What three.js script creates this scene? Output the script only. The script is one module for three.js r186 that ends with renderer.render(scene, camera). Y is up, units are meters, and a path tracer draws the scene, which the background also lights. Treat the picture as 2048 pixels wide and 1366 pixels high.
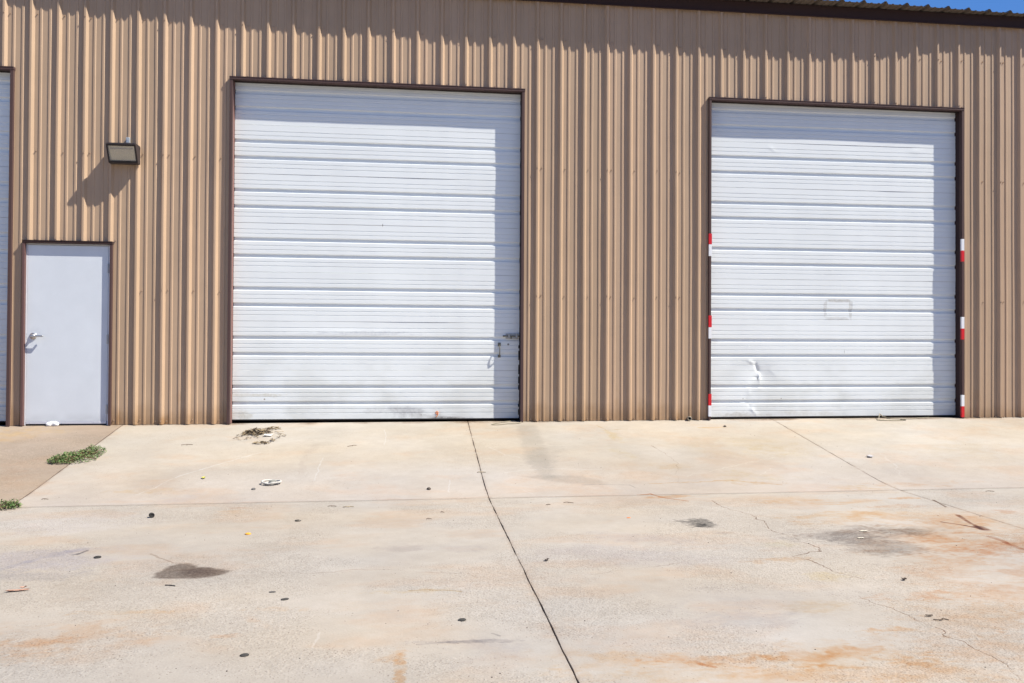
import * as THREE from 'three';
import { mergeGeometries } from 'three/addons/utils/BufferGeometryUtils.js';
import { RoundedBoxGeometry } from 'three/addons/geometries/RoundedBoxGeometry.js';

// ------------------------------------------------------------------ camera, sky, sun, exposure
const scene = new THREE.Scene();
const camera = new THREE.PerspectiveCamera(44.33, 1024 / 683, 0.1, 4000);
camera.position.set(4.781, 0.9076, 10.574);
camera.rotation.set(0.0121, -0.1201, 0.0055, 'YXZ');
scene.add(camera);

const SKY_ZENITH = [0.023, 0.058, 0.165], SKY_MID = [0.048, 0.152, 0.415], SKY_LOW = [0.12, 0.18, 0.315];
{
  const W = 256, H = 128, d = new Float32Array(W * H * 4);
  for (let j = 0; j < H; j++) {
    const el = Math.max(0, Math.sin(((j + 0.5) / H - 0.5) * Math.PI));
    const a = Math.min(1, el / 0.42), b = Math.max(0, (el - 0.42) / 0.58);
    for (let i = 0; i < W; i++) {
      const k = (j * W + i) * 4;
      for (let c = 0; c < 3; c++) {
        const lo = SKY_LOW[c] + (SKY_MID[c] - SKY_LOW[c]) * Math.pow(a, 0.6);
        d[k + c] = lo + (SKY_ZENITH[c] - SKY_MID[c]) * b;
      }
      d[k + 3] = 1;
    }
  }
  const t = new THREE.DataTexture(d, W, H, THREE.RGBAFormat, THREE.FloatType);
  t.mapping = THREE.EquirectangularReflectionMapping;
  t.magFilter = t.minFilter = THREE.LinearFilter;
  t.wrapS = THREE.RepeatWrapping;
  t.needsUpdate = true;
  scene.background = t;
  scene.environment = t;
}
const SUN = new THREE.Vector3(2.4, 3.25, 1).normalize();
const sun = new THREE.DirectionalLight(new THREE.Color().setRGB(1.0, 0.94, 0.84), 5);
sun.target.position.set(6, 1, 2);
sun.position.copy(sun.target.position).addScaledVector(SUN, 40);
sun.castShadow = true;
sun.shadow.mapSize.set(4096, 4096);
Object.assign(sun.shadow.camera, { left: -16, right: 16, top: 12, bottom: -12, near: 5, far: 80 });
scene.add(sun, sun.target);
const renderer = new THREE.WebGLRenderer({ antialias: true });
renderer.setSize(1024, 683);
renderer.toneMapping = THREE.LinearToneMapping;
renderer.toneMappingExposure = 1.68;
renderer.shadowMap.enabled = true;

// ------------------------------------------------------------------ helpers
let seed = 20240517;
function rnd() { seed |= 0; seed = (seed + 0x6D2B79F5) | 0; let t = Math.imul(seed ^ (seed >>> 15), 1 | seed); t = (t + Math.imul(t ^ (t >>> 7), 61 | t)) ^ t; return ((t ^ (t >>> 14)) >>> 0) / 4294967296; }
const rr = (a, b) => a + (b - a) * rnd();
const clamp = (v, a = 0, b = 1) => Math.min(b, Math.max(a, v));
const sstep = (a, b, v) => { const t = clamp((v - a) / (b - a)); return t * t * (3 - 2 * t); };
const NT = new Float32Array(256 * 256);
for (let i = 0; i < NT.length; i++) NT[i] = rnd();
function vn(x, y) {                       // smooth value noise, 0..1, period 256
  const xi = Math.floor(x), yi = Math.floor(y); let fx = x - xi, fy = y - yi;
  fx = fx * fx * (3 - 2 * fx); fy = fy * fy * (3 - 2 * fy);
  const x0 = xi & 255, x1 = (xi + 1) & 255, y0 = (yi & 255) << 8, y1 = ((yi + 1) & 255) << 8;
  const a = NT[y0 + x0], b = NT[y0 + x1], c = NT[y1 + x0], d = NT[y1 + x1];
  return a + (b - a) * fx + (c - a + (a - b - c + d) * fx) * fy;
}
const fbm = (x, y) => vn(x, y) * 0.5 + vn(x * 2.03 + 17.3, y * 2.03 + 5.1) * 0.27 + vn(x * 4.1 + 41.7, y * 4.1 + 83.2) * 0.15 + vn(x * 8.3 + 7, y * 8.3 + 29) * 0.08;
const s2l = (v) => { v /= 255; return v <= 0.04045 ? v / 12.92 : Math.pow((v + 0.055) / 1.055, 2.4); };
const l2s = (v) => 255 * (v <= 0.0031308 ? 12.92 * v : 1.055 * Math.pow(v, 1 / 2.4) - 0.055);
const rgb = (r, g, b) => new THREE.Color().setRGB(r, g, b);
function mat(color, roughness = 0.7, more = {}) { return new THREE.MeshStandardMaterial({ color, roughness, ...more }); }

const used = {};
function numbered(name) { const n = used[name] = (used[name] ?? -1) + 1; return n ? name + '_' + String(n).padStart(3, '0') : name; }
function shade(o) { o.castShadow = o.receiveShadow = true; return o; }
function top(o, name, label, category, group) {
  o.name = numbered(name); o.userData = { label, category }; if (group) o.userData.group = group;
  scene.add(o); return o;
}
function struct(o, name, label) { o.name = name; o.userData = { kind: 'structure' }; if (label) o.userData.label = label; scene.add(o); return o; }
function part(parent, name, geo, material, data) {
  const m = shade(new THREE.Mesh(geo, material)); m.name = name; if (data) m.userData = { ...data }; parent.add(m); return m;
}
function group(parent, name, data) { const g = new THREE.Group(); g.name = name; if (data) g.userData = { ...data }; parent.add(g); return g; }
function box(x0, x1, y0, y1, z0, z1, bevel = 0.0025) {
  const g = bevel ? new RoundedBoxGeometry(x1 - x0, y1 - y0, z1 - z0, 1, Math.min(bevel, (x1 - x0) / 2.1, (y1 - y0) / 2.1, (z1 - z0) / 2.1)) : new THREE.BoxGeometry(x1 - x0, y1 - y0, z1 - z0);
  return g.translate((x0 + x1) / 2, (y0 + y1) / 2, (z0 + z1) / 2);
}
function cyl(r, len, axis = 'y', seg = 16, r2 = r) { const g = new THREE.CylinderGeometry(r2, r, len, seg); if (axis === 'z') g.rotateX(Math.PI / 2); if (axis === 'x') g.rotateZ(-Math.PI / 2); return g; }
function tube(pts, r, seg = 40, rad = 6, closed = false) { return new THREE.TubeGeometry(new THREE.CatmullRomCurve3(pts.map((p) => new THREE.Vector3(...p)), closed), seg, r, rad, closed); }
const clean = (gs) => mergeGeometries(gs.map((g) => { const h = g.index ? g.toNonIndexed() : g; for (const k of Object.keys(h.attributes)) if (!['position', 'normal', 'uv'].includes(k)) h.deleteAttribute(k); return h; }));

// a quad grid from rows of points: rows[i][j] = [x, y, z]; uv from fn
function grid(rows, uvOf) {
  const n = rows[0].length, pos = [], uv = [], idx = [];
  for (const r of rows) for (const p of r) { pos.push(p[0], p[1], p[2]); const t = uvOf(p); uv.push(t[0], t[1]); }
  for (let i = 0; i + 1 < rows.length; i++) for (let j = 0; j + 1 < n; j++) { const a = i * n + j, b = a + 1, c = a + n, d = c + 1; idx.push(a, b, d, a, d, c); }
  const g = new THREE.BufferGeometry();
  g.setAttribute('position', new THREE.Float32BufferAttribute(pos, 3));
  g.setAttribute('uv', new THREE.Float32BufferAttribute(uv, 2));
  g.setIndex(idx); g.computeVertexNormals(); return g;
}
function dataTex(W, H, fill, srgb = true) {
  const d = new Uint8Array(W * H * 4);
  for (let j = 0; j < H; j++) for (let i = 0; i < W; i++) { const k = (j * W + i) * 4, c = fill(i, j); d[k] = c[0]; d[k + 1] = c[1]; d[k + 2] = c[2]; d[k + 3] = 255; }
  const t = new THREE.DataTexture(d, W, H); t.magFilter = t.minFilter = THREE.LinearFilter;
  if (srgb) t.colorSpace = THREE.SRGBColorSpace; t.needsUpdate = true; return t;
}

// ------------------------------------------------------------------ ground levels: an apron that ramps up to the doors
const baseY = (x) => -0.005 + 0.004 * x;
function drop(z) {
  const S1 = 0.165, S2 = 0.0155, a = 2.4, b = 3.1;
  if (z <= 0) return 0;
  if (z <= a) return S1 * z;
  if (z >= b) return S1 * a + (S1 + S2) / 2 * (b - a) + S2 * (z - b);
  const t = (z - a) / (b - a); return S1 * a + (b - a) * (S1 * t + (S2 - S1) * t * t / 2);
}
const gy = (x, z) => baseY(clamp(x, -30, 40)) - drop(z);

// ------------------------------------------------------------------ concrete: colour = what the concrete, its stains and its cracks look like
const KALB = 0.437;
// stains: [x, z, half width, half depth, turn, r, g, b, strength, raggedness, softness]
const STAINS = [
  // the oil patch and wet spots
  [8.045, 4.576, 0.62, 0.30, 0.0, 160, 150, 142, 0.75, 0.9, 0.7],
  [8.085, 4.919, 0.42, 0.42, 0.2, 152, 144, 136, 0.8, 0.8, 0.75],
  [8.575, 4.533, 0.38, 0.2, 0.1, 158, 146, 134, 0.7, 0.8, 0.7],
  [7.056, 4.075, 0.17, 0.17, 0.3, 112, 106, 98, 0.9, 1.0, 0.5],
  [7.077, 4.168, 0.10, 0.10, 0, 92, 86, 80, 0.8, 0.8, 0.6],
  [7.16, 4.45, 0.10, 0.05, 0, 190, 180, 170, 0.8, 0.8, 0.6],
  // tyre and water marks
  [4.709, 4.658, 0.18, 0.12, 0, 205, 193, 182, 0.8, 0.8, 0.5],
  [5.166, 4.707, 0.28, 0.16, 0, 208, 198, 190, 0.6, 1.0, 0.8],
  [2.304, 4.704, 0.7, 0.4, 0.2, 212, 204, 205, 0.8, 0.9, 0.8],
  [2.4, 5.066, 0.5, 0.16, 0.2, 196, 188, 184, 0.7, 0.9, 0.8],
  [2.111, 3.644, 0.8, 0.5, 0.2, 232, 222, 216, 0.6, 0.9, 0.9],
  [6.167, 4.991, 0.9, 0.35, 0.25, 214, 202, 194, 0.7, 0.9, 0.8],
  [6.509, 4.525, 0.6, 0.22, 0.5, 206, 196, 190, 0.6, 0.9, 0.8],
  [6.742, 6.039, 0.7, 0.4, 0.0, 212, 202, 192, 0.7, 0.9, 0.8],
  [6.499, 6.349, 0.5, 0.2, 0.0, 205, 195, 186, 0.6, 0.9, 0.8],
  [6.25, 1.476, 0.26, 0.5, 0.35, 205, 196, 182, 0.55, 0.9, 0.5],
  [2.697, 2.754, 0.35, 0.35, 0, 222, 214, 206, 0.7, 0.9, 0.8],
  [2.437, 2.136, 0.4, 0.5, 0.6, 218, 206, 190, 0.6, 0.9, 0.8],
  [2.017, 1.188, 0.5, 0.5, 0.2, 222, 210, 194, 0.6, 0.9, 0.8],
  [3.771, 0.911, 0.22, 0.14, 0.1, 214, 203, 184, 0.7, 0.9, 0.7],
  [5.161, 6.625, 0.3, 0.2, 0.1, 206, 196, 188, 0.6, 0.9, 0.8],
  [5.075, 6.504, 0.36, 0.03, 0.08, 190, 180, 172, 0.7, 0.8, 0.6],
  // yellow and rust on the apron, right of the middle
  [7.207, 0.73, 0.10, 0.30, -0.1, 230, 200, 142, 0.85, 0.7, 0.7],
  [7.134, 1.42, 0.14, 0.3, -0.3, 228, 206, 160, 0.6, 0.8, 0.8],
  [8.593, 0.382, 0.35, 0.035, 0, 226, 188, 130, 0.95, 0.6, 0.7],
  [8.91, 1.298, 0.5, 0.4, 0.3, 226, 202, 158, 0.6, 0.9, 0.9],
  [8.515, 1.383, 0.8, 0.6, 0.3, 232, 214, 180, 0.5, 0.9, 0.9],
  [8.224, 2.363, 0.55, 0.22, 0, 226, 204, 160, 0.65, 0.9, 0.8],
  [7.517, 1.939, 0.28, 0.14, 0, 226, 198, 158, 0.7, 0.9, 0.7],
  [8.244, 2.563, 0.4, 0.06, 0, 218, 180, 130, 0.7, 0.8, 0.7],
  [9.156, 2.772, 0.36, 0.11, 0, 222, 186, 134, 0.85, 0.8, 0.7],
  [9.923, 2.688, 0.7, 0.13, 0, 222, 186, 150, 0.75, 0.9, 0.8],
  [11.316, 1.508, 0.9, 0.7, 0.2, 228, 206, 172, 0.55, 0.9, 0.9],
  [7.186, 2.987, 0.36, 0.07, -0.12, 216, 160, 108, 0.8, 0.8, 0.6],
  [8.493, 3.402, 0.7, 0.16, -0.05, 224, 178, 130, 0.75, 0.9, 0.8],
  [8.139, 3.248, 0.5, 0.2, -0.05, 226, 190, 148, 0.6, 0.9, 0.8],
  [8.977, 3.633, 0.32, 0.10, -0.1, 208, 164, 128, 0.8, 0.9, 0.7],
  [9.341, 3.275, 0.2, 0.06, 0, 214, 152, 92, 0.8, 0.9, 0.7],
  // the wide rust wash on the right
  [8.801, 4.07, 1.3, 0.5, 0.0, 222, 182, 140, 0.7, 0.9, 0.9],
  [8.953, 4.785, 1.2, 0.8, 0.0, 216, 168, 126, 0.8, 0.9, 0.9],
  [8.54, 5.733, 1.0, 1.0, 0.0, 212, 164, 124, 0.75, 0.9, 0.9],
  [8.439, 3.933, 0.6, 0.22, -0.1, 222, 178, 126, 0.7, 0.9, 0.8],
  [8.73, 4.761, 0.5, 0.16, -0.35, 212, 164, 122, 0.8, 0.9, 0.7],
  [8.965, 5.086, 0.5, 0.2, -0.4, 204, 150, 112, 0.75, 0.8, 0.7],
  [9.855, 3.98, 0.4, 0.16, 0, 206, 156, 120, 0.7, 0.9, 0.8],
  [7.229, 5.235, 0.3, 0.12, 0, 218, 178, 136, 0.75, 0.9, 0.7],
  [7.699, 6.051, 0.35, 0.12, 0, 220, 172, 134, 0.7, 0.9, 0.8],
  [7.385, 5.607, 0.2, 0.2, 0.4, 222, 200, 156, 0.7, 0.9, 0.8],
  [7.016, 6.202, 0.24, 0.2, 0.6, 224, 196, 158, 0.7, 0.9, 0.8],
  [7.714, 6.444, 0.7, 0.4, 0, 216, 178, 142, 0.7, 0.9, 0.9],
  [7.222, 6.581, 0.22, 0.06, 0, 218, 164, 112, 0.8, 0.8, 0.7],
  [7.585, 6.895, 0.7, 0.5, 0, 214, 172, 134, 0.7, 0.9, 0.9],
  // bottom edge
  [5.604, 6.798, 0.5, 0.18, 0.05, 226, 192, 154, 0.8, 0.9, 0.8],
  [6.127, 6.856, 0.32, 0.06, 0.12, 214, 164, 122, 0.6, 0.9, 0.7],
  [6.474, 6.883, 0.7, 0.12, 0.05, 220, 182, 142, 0.7, 0.9, 0.8],
  [6.836, 6.843, 0.5, 0.2, 0.1, 218, 176, 132, 0.7, 0.9, 0.8],
  [6.011, 6.988, 0.9, 0.2, 0, 224, 186, 144, 0.7, 0.9, 0.9],
  [6.563, 7.088, 0.5, 0.12, 0.15, 218, 178, 136, 0.6, 0.9, 0.8],
  [7.132, 7.113, 0.6, 0.2, 0.2, 214, 170, 126, 0.6, 0.9, 0.9],
  [4.743, 6.789, 0.035, 0.34, 0, 214, 166, 118, 0.85, 0.7, 0.6],
  [4.707, 6.649, 0.09, 0.12, 0, 224, 186, 148, 0.7, 0.9, 0.8],
  [4.844, 5.662, 0.34, 0.05, 0, 222, 196, 156, 0.7, 0.9, 0.7],
  [4.814, 5.916, 0.5, 0.3, 0, 228, 208, 186, 0.7, 0.9, 0.9],
  [4.061, 5.902, 0.2, 0.05, 0.1, 226, 190, 154, 0.75, 0.9, 0.8],
  [3.974, 6.07, 0.2, 0.05, 0.9, 226, 194, 164, 0.6, 0.9, 0.8],
  [3.896, 6.297, 0.1, 0.04, 0, 224, 182, 146, 0.7, 0.9, 0.8],
  [3.331, 5.88, 0.45, 0.05, 0.08, 224, 186, 144, 0.7, 0.9, 0.7],
  [3.017, 6.22, 0.7, 0.35, 0.1, 222, 186, 152, 0.8, 0.9, 0.9],
  [2.99, 6.318, 0.4, 0.14, 0.1, 218, 172, 132, 0.6, 0.9, 0.8],
  [2.349, 2.452, 0.4, 0.08, 0, 230, 204, 164, 0.8, 0.9, 0.7],
  [3.302, 3.276, 0.18, 0.14, 0, 226, 190, 154, 0.7, 0.9, 0.7],
  [3.288, 3.108, 0.12, 0.03, 0, 196, 150, 120, 0.6, 0.9, 0.7],
  [4.914, 3.145, 0.2, 0.05, 0, 228, 198, 160, 0.6, 0.9, 0.8],
  [7.419, 4.819, 0.3, 0.1, 0, 218, 204, 166, 0.6, 0.9, 0.8],
  // the darker left slab
  [0.261, 0.41, 0.4, 0.5, 0.4, 226, 186, 122, 0.75, 0.9, 0.8],
  [0.681, 0.251, 0.25, 0.12, 0.4, 224, 192, 138, 0.6, 0.9, 0.8],
  [1, 1.748, 0.5, 0.6, 0.2, 204, 172, 144, 0.6, 0.9, 0.9],
  [1.108, 0.655, 0.4, 0.4, 0.2, 196, 176, 154, 0.5, 0.9, 0.9],
];
// closed outlines: [points, r, g, b, strength, edge width in metres]
const PATCHES = [
  [[[3.221, 5.21], [3.222, 5.133], [3.256, 4.953], [3.31, 4.899], [3.371, 4.918], [3.44, 4.997], [3.516, 5.005], [3.58, 5.07], [3.668, 5.114], [3.633, 5.189], [3.572, 5.248], [3.486, 5.26], [3.366, 5.247], [3.282, 5.238]], 146, 130, 116, 0.92, 0.02],
  [[[3.376, 5.06], [3.461, 5.034], [3.597, 5.095], [3.564, 5.214], [3.448, 5.224]], 128, 108, 96, 0.4, 0.06],
  [[[6.105, 0.169], [6.337, 0.226], [6.302, 1.082], [6.243, 2.013], [6.234, 2.275], [6.118, 2.3], [6.034, 1.831], [6.041, 1.173]], 204, 194, 178, 0.5, 0.05],
  [[[5.904, 2.209], [6.24, 2.179], [6.511, 2.241], [6.664, 2.36], [6.695, 2.488], [6.392, 2.455], [6.224, 2.415]], 198, 188, 172, 0.5, 0.04],
];
// strokes: [points, width, r, g, b, strength, wobble]
const STROKES = [
  // cracks
  [[[7.5, 3.182], [7.51, 3.524], [7.603, 3.846], [7.6, 4.15], [7.555, 4.392], [7.58, 4.639], [7.619, 4.796], [7.657, 4.946], [7.596, 5.037], [7.48, 5.079], [7.352, 5.158]], 0.010, 120, 88, 66, 0.85, 0.02],
  [[[7.352, 5.158], [7.407, 5.229], [7.435, 5.381], [7.461, 5.525], [7.525, 5.71]], 0.007, 128, 98, 78, 0.8, 0.02],
  [[[7.352, 5.158], [7.179, 5.191], [6.978, 5.17], [6.698, 5.178], [6.462, 5.276], [6.141, 5.359], [5.799, 5.457], [5.741, 5.429]], 0.004, 150, 130, 112, 0.75, 0.015],
  [[[3.668, 5.114], [3.853, 5.157], [4.073, 5.203], [4.228, 5.22], [4.425, 5.173], [4.597, 5.18], [4.817, 5.261], [5.002, 5.315], [5.188, 5.347], [5.494, 5.402]], 0.004, 140, 118, 100, 0.75, 0.015],
  [[[3.037, 4.629], [3.159, 4.771], [3.252, 4.881], [3.368, 4.905]], 0.012, 186, 166, 148, 0.8, 0.01],
  [[[7.329, 6.058], [7.368, 6.197], [7.413, 6.45], [7.451, 6.562], [7.431, 6.711], [7.465, 6.849], [7.46, 6.993], [7.42, 7.173], [7.411, 7.237]], 0.006, 130, 100, 78, 0.8, 0.02],
  [[[7.55, 1.135], [7.588, 1.382], [7.641, 1.636], [7.637, 1.82], [7.484, 2.243], [7.432, 2.531]], 0.005, 150, 126, 104, 0.8, 0.02],
  [[[7.315, 6.028], [7.249, 5.806], [7.148, 5.69]], 0.003, 160, 138, 118, 0.5, 0.02],
  [[[7.11, 0.205], [7.174, 0.451], [7.455, 0.413]], 0.008, 214, 192, 150, 0.8, 0.01],
  // rust lines along the cracks
  [[[6.9, 2.899], [7.029, 2.869], [7.135, 3.073], [7.28, 3.207]], 0.016, 196, 128, 76, 0.75, 0.01],
  [[[7.132, 2.514], [7.661, 2.462], [8.023, 2.466], [8.431, 2.61]], 0.014, 220, 178, 124, 0.6, 0.02],
  [[[9.041, 4.265], [9.143, 4.403], [9.187, 4.53]], 0.022, 124, 80, 60, 0.7, 0.004],
  [[[9.345, 4.028], [9.243, 4.323], [9.195, 4.531]], 0.022, 124, 80, 60, 0.7, 0.004],
  [[[9.218, 4.464], [9.195, 4.548]], 0.055, 112, 70, 54, 0.75, 0.0],
  [[[9.546, 3.393], [9.514, 3.507], [9.457, 3.704]], 0.014, 104, 74, 54, 0.8, 0.0],
  [[[9.087, 4.767], [9.069, 4.95], [9.056, 5.152]], 0.03, 168, 110, 78, 0.55, 0.01],
  [[[6.045, 6.889], [6.123, 6.868], [6.337, 6.868], [6.704, 6.86], [6.971, 6.826]], 0.05, 216, 174, 134, 0.35, 0.05],
  [[[6.075, 6.868], [6.132, 6.939]], 0.02, 200, 142, 100, 0.6, 0.01],
  [[[4.786, 5.646], [4.902, 5.649], [5.074, 5.688]], 0.012, 190, 160, 112, 0.65, 0.01],
  [[[4.834, 6.524], [4.979, 6.5], [5.1, 6.5], [5.187, 6.482]], 0.02, 186, 176, 168, 0.6, 0.01],
  [[[5.194, 6.406], [5.227, 6.445]], 0.014, 160, 152, 146, 0.7, 0],
  [[[6.456, 2.507], [6.632, 2.501], [6.924, 2.535], [6.951, 2.621]], 0.012, 184, 176, 166, 0.75, 0.0],
  [[[2.224, 4.935], [2.315, 4.73], [2.476, 4.501], [2.551, 4.441]], 0.05, 200, 192, 192, 0.5, 0.02],
  [[[2.558, 4.59], [2.584, 4.486]], 0.016, 120, 112, 110, 0.8, 0.0],
  [[[2.533, 4.601], [2.554, 4.564]], 0.014, 150, 142, 140, 0.8, 0.0],
  // pale scratches on the apron
  [[[2.52, 2.064], [2.69, 1.834], [2.88, 1.59], [3.171, 1.24]], 0.012, 250, 244, 234, 0.8, 0.01],
  [[[2.297, 2.567], [2.409, 2.355], [2.5, 2.109]], 0.01, 248, 240, 228, 0.6, 0.01],
  [[[5.717, 2.07], [6.118, 1.973], [6.794, 2.024]], 0.008, 252, 246, 236, 0.75, 0.01],
  [[[5.674, 1.156], [5.811, 1.456], [5.963, 1.557]], 0.01, 250, 242, 230, 0.6, 0.01],
  [[[5.847, 2.636], [5.922, 2.783]], 0.012, 250, 242, 232, 0.6, 0.01],
  [[[7.593, 2.281], [8.091, 2.02], [8.794, 1.69]], 0.01, 250, 240, 220, 0.6, 0.02],
  [[[8.606, 2.046], [8.362, 2.289]], 0.012, 250, 240, 222, 0.5, 0.02],
  [[[10.111, 1.555], [10.006, 2.026], [9.854, 2.366]], 0.012, 246, 236, 222, 0.6, 0.02],
  [[[3.862, 2.211], [3.858, 1.724], [3.856, 1.458]], 0.01, 250, 244, 234, 0.6, 0.01],
  [[[4.479, 0.349], [4.502, 0.71], [4.488, 1.004]], 0.008, 250, 244, 236, 0.6, 0.01],
  [[[5.142, 2.674], [5.169, 2.281]], 0.008, 250, 244, 236, 0.6, 0.01],
  [[[4.32, 6.531], [4.342, 6.297]], 0.008, 248, 240, 230, 0.6, 0.01],
  [[[3.723, 0.971], [3.669, 1.628], [3.698, 2.047]], 0.05, 222, 208, 190, 0.5, 0.03],
];
const uW = 0.004;
function paintConcrete(x0, x1, z0, z1, W, H, kind) {
  const N = W * H, C = [new Float32Array(N), new Float32Array(N), new Float32Array(N)], B = new Float32Array(N).fill(0.5);
  const px = (x1 - x0) / W, pz = (z1 - z0) / H;
  const yard = kind === 'yard', left = kind === 'left';
  const base = left ? [207, 186, 164] : yard ? [228, 216, 201] : [235, 222, 203];
  for (let j = 0; j < H; j++) for (let i = 0; i < W; i++) {
    const x = x0 + (i + 0.5) * px, z = z0 + (j + 0.5) * pz, k = j * W + i;
    const big = fbm(x * 0.55 + 3, z * 0.8 + 9) - 0.5, mid = fbm(x * 2.1 + 33, z * 2.6 + 1) - 0.5, fine = fbm(x * 11 + 70, z * 13 + 3) - 0.5;
    const warm = fbm(x * 0.9 + 120, z * 1.4 + 60) - 0.5;
    const peach = sstep(0.5, 0.72, fbm(x * 1.7 + 310, z * 3.1 + 44)) * (0.5 + 0.7 * vn(x * 22, z * 30)) * (left ? 0.3 : 1) - 0.2;
    const wear = yard || left ? sstep(0.40, 0.62, fbm(x * 1.3 + 200, z * 1.8 + 90)) : 0.25 * sstep(0.5, 0.7, fbm(x * 1.6 + 20, z * 1.9 + 30));
    const g0 = NT[((j * 197 + i * 31) ^ (i * 7)) & 65535] - 0.5, g1 = vn(x * 130, z * 130) - 0.5, g2 = vn(x * 55 + 9, z * 55) - 0.5;
    const lum = big * 26 + mid * 20 + fine * 12 + (g0 * 10 + g1 * 13 + g2 * 8) * (0.35 + 0.9 * wear) - wear * 5;
    const toYard = yard || left ? 0 : -6 * sstep(0.8, 3.0, z);
    C[0][k] = base[0] + toYard + lum + warm * 9 + peach * 1; C[1][k] = base[1] + toYard * 1.2 + lum - peach * 6; C[2][k] = base[2] + toYard * 0.5 + lum * 1.02 - warm * 13 - peach * 11;
    B[k] = 0.5 + fine * 0.25 + g1 * 0.5 * (0.25 + wear) + g2 * 0.3 * wear;
  }
  const blend = (k, r, g, b, a) => { C[0][k] += (r + (C[0][k] - base[0]) * 0.7 - C[0][k]) * a; C[1][k] += (g + (C[1][k] - base[1]) * 0.7 - C[1][k]) * a; C[2][k] += (b + (C[2][k] - base[2]) * 0.7 - C[2][k]) * a; };
  const span = (cx, cz, rx, rz, f) => {
    const i0 = Math.max(0, Math.floor((cx - rx - x0) / px)), i1 = Math.min(W - 1, Math.ceil((cx + rx - x0) / px)), j0 = Math.max(0, Math.floor((cz - rz - z0) / pz)), j1 = Math.min(H - 1, Math.ceil((cz + rz - z0) / pz));
    for (let j = j0; j <= j1; j++) for (let i = i0; i <= i1; i++) f(x0 + (i + 0.5) * px, z0 + (j + 0.5) * pz, j * W + i);
  };
  for (const [cx, cz, rx, rz, turn, r, g, b, s, rag, soft] of STAINS) {
    const rust = sstep(25, 60, r - b), brk = 0.35 + 0.65 * rust;
    const R = Math.max(rx, rz) * 1.5, c = Math.cos(turn), n = Math.sin(turn), f = 1.6 / Math.min(rx, rz, 0.4);
    span(cx, cz, R, R, (x, z, k) => {
      const dx = x - cx, dz = z - cz, u = (dx * c + dz * n) / rx, v = (-dx * n + dz * c) / rz;
      const d = Math.sqrt(u * u + v * v) + rag * 1.5 * (fbm(x * f * 0.7 + cx, z * f + cz) - 0.5) + rag * 0.5 * (vn(x * 34, z * 60) - 0.5);
      if (d < 1) blend(k, r, g, b, (0.74 - 0.26 * rust) * s * sstep(1, 1 - soft, d) * (1 - brk * 0.75 + brk * 1.1 * sstep(0.3, 0.66, fbm(x * 7 + 11, z * 13 + cz))) * (0.7 + 0.6 * vn(x * 70, z * 70)));
    });
  }
  for (const [pts, r, g, b, s, edge] of PATCHES) {
    let ax = 1e9, bx = -1e9, az = 1e9, bz = -1e9; for (const p of pts) { ax = Math.min(ax, p[0]); bx = Math.max(bx, p[0]); az = Math.min(az, p[1]); bz = Math.max(bz, p[1]); }
    span((ax + bx) / 2, (az + bz) / 2, (bx - ax) / 2 + edge, (bz - az) / 2 + edge, (x, z, k) => {
      const qx = x + (vn(x * 18, z * 18) - 0.5) * edge, qz = z + (vn(x * 18 + 50, z * 18) - 0.5) * edge; let inside = false, dm = 1e9;
      for (let i = 0, j = pts.length - 1; i < pts.length; j = i++) {
        const [x1_, z1_] = pts[i], [x2, z2] = pts[j];
        if ((z1_ > qz) !== (z2 > qz) && qx < (x2 - x1_) * (qz - z1_) / (z2 - z1_) + x1_) inside = !inside;
        const ex = x2 - x1_, ez = z2 - z1_, t = clamp(((qx - x1_) * ex + (qz - z1_) * ez) / (ex * ex + ez * ez)); dm = Math.min(dm, Math.hypot(qx - x1_ - t * ex, qz - z1_ - t * ez));
      }
      blend(k, r, g, b, s * sstep(-edge, edge, inside ? dm : -dm) * (0.8 + 0.4 * vn(x * 80, z * 80)));
    });
  }
  for (const [pts, w, r, g, b, s, wob] of STROKES) {
    const isCrack = w < 0.011 && r < 190;
    for (let q = 0; q + 1 < pts.length; q++) {
      const [ax, az] = pts[q], [bx, bz] = pts[q + 1], ex = bx - ax, ez = bz - az, L2 = ex * ex + ez * ez || 1e-6, pad = w + wob + 0.02;
      span((ax + bx) / 2, (az + bz) / 2, Math.abs(ex) / 2 + pad, Math.abs(ez) / 2 + pad, (x, z, k) => {
        const wx = x + (vn(x * 13 + 5, z * 13) - 0.5) * 2.2 * wob + (vn(x * 45, z * 45) - 0.5) * wob * 0.8, wz = z + (vn(x * 13, z * 13 + 77) - 0.5) * 2.2 * wob + (vn(x * 45 + 9, z * 45) - 0.5) * wob * 0.8;
        const t = clamp(((wx - ax) * ex + (wz - az) * ez) / L2), d = Math.hypot(wx - ax - t * ex, wz - az - t * ez);
        const ww = w * (isCrack ? 0.4 + 0.7 * vn(x * 9 + 3, z * 9) : 0.55 + 0.9 * vn(x * 9 + 3, z * 9));
        if (d < ww) { const a = s * sstep(ww, ww * 0.35, d) * (isCrack ? 0.35 + 0.9 * sstep(0.25, 0.6, vn(x * 7 + 31, z * 7)) : 0.5 + 0.7 * vn(x * 25, z * 40)); blend(k, r, g, b, Math.min(1, isCrack ? 0.58 * a : a)); if (isCrack) B[k] -= 0.45 * a; }
      });
    }
  }
  // sand grains and pinholes worn free at the surface
  const dots = Math.floor((x1 - x0) * (z1 - z0) * (yard ? 5200 : 900));
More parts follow.
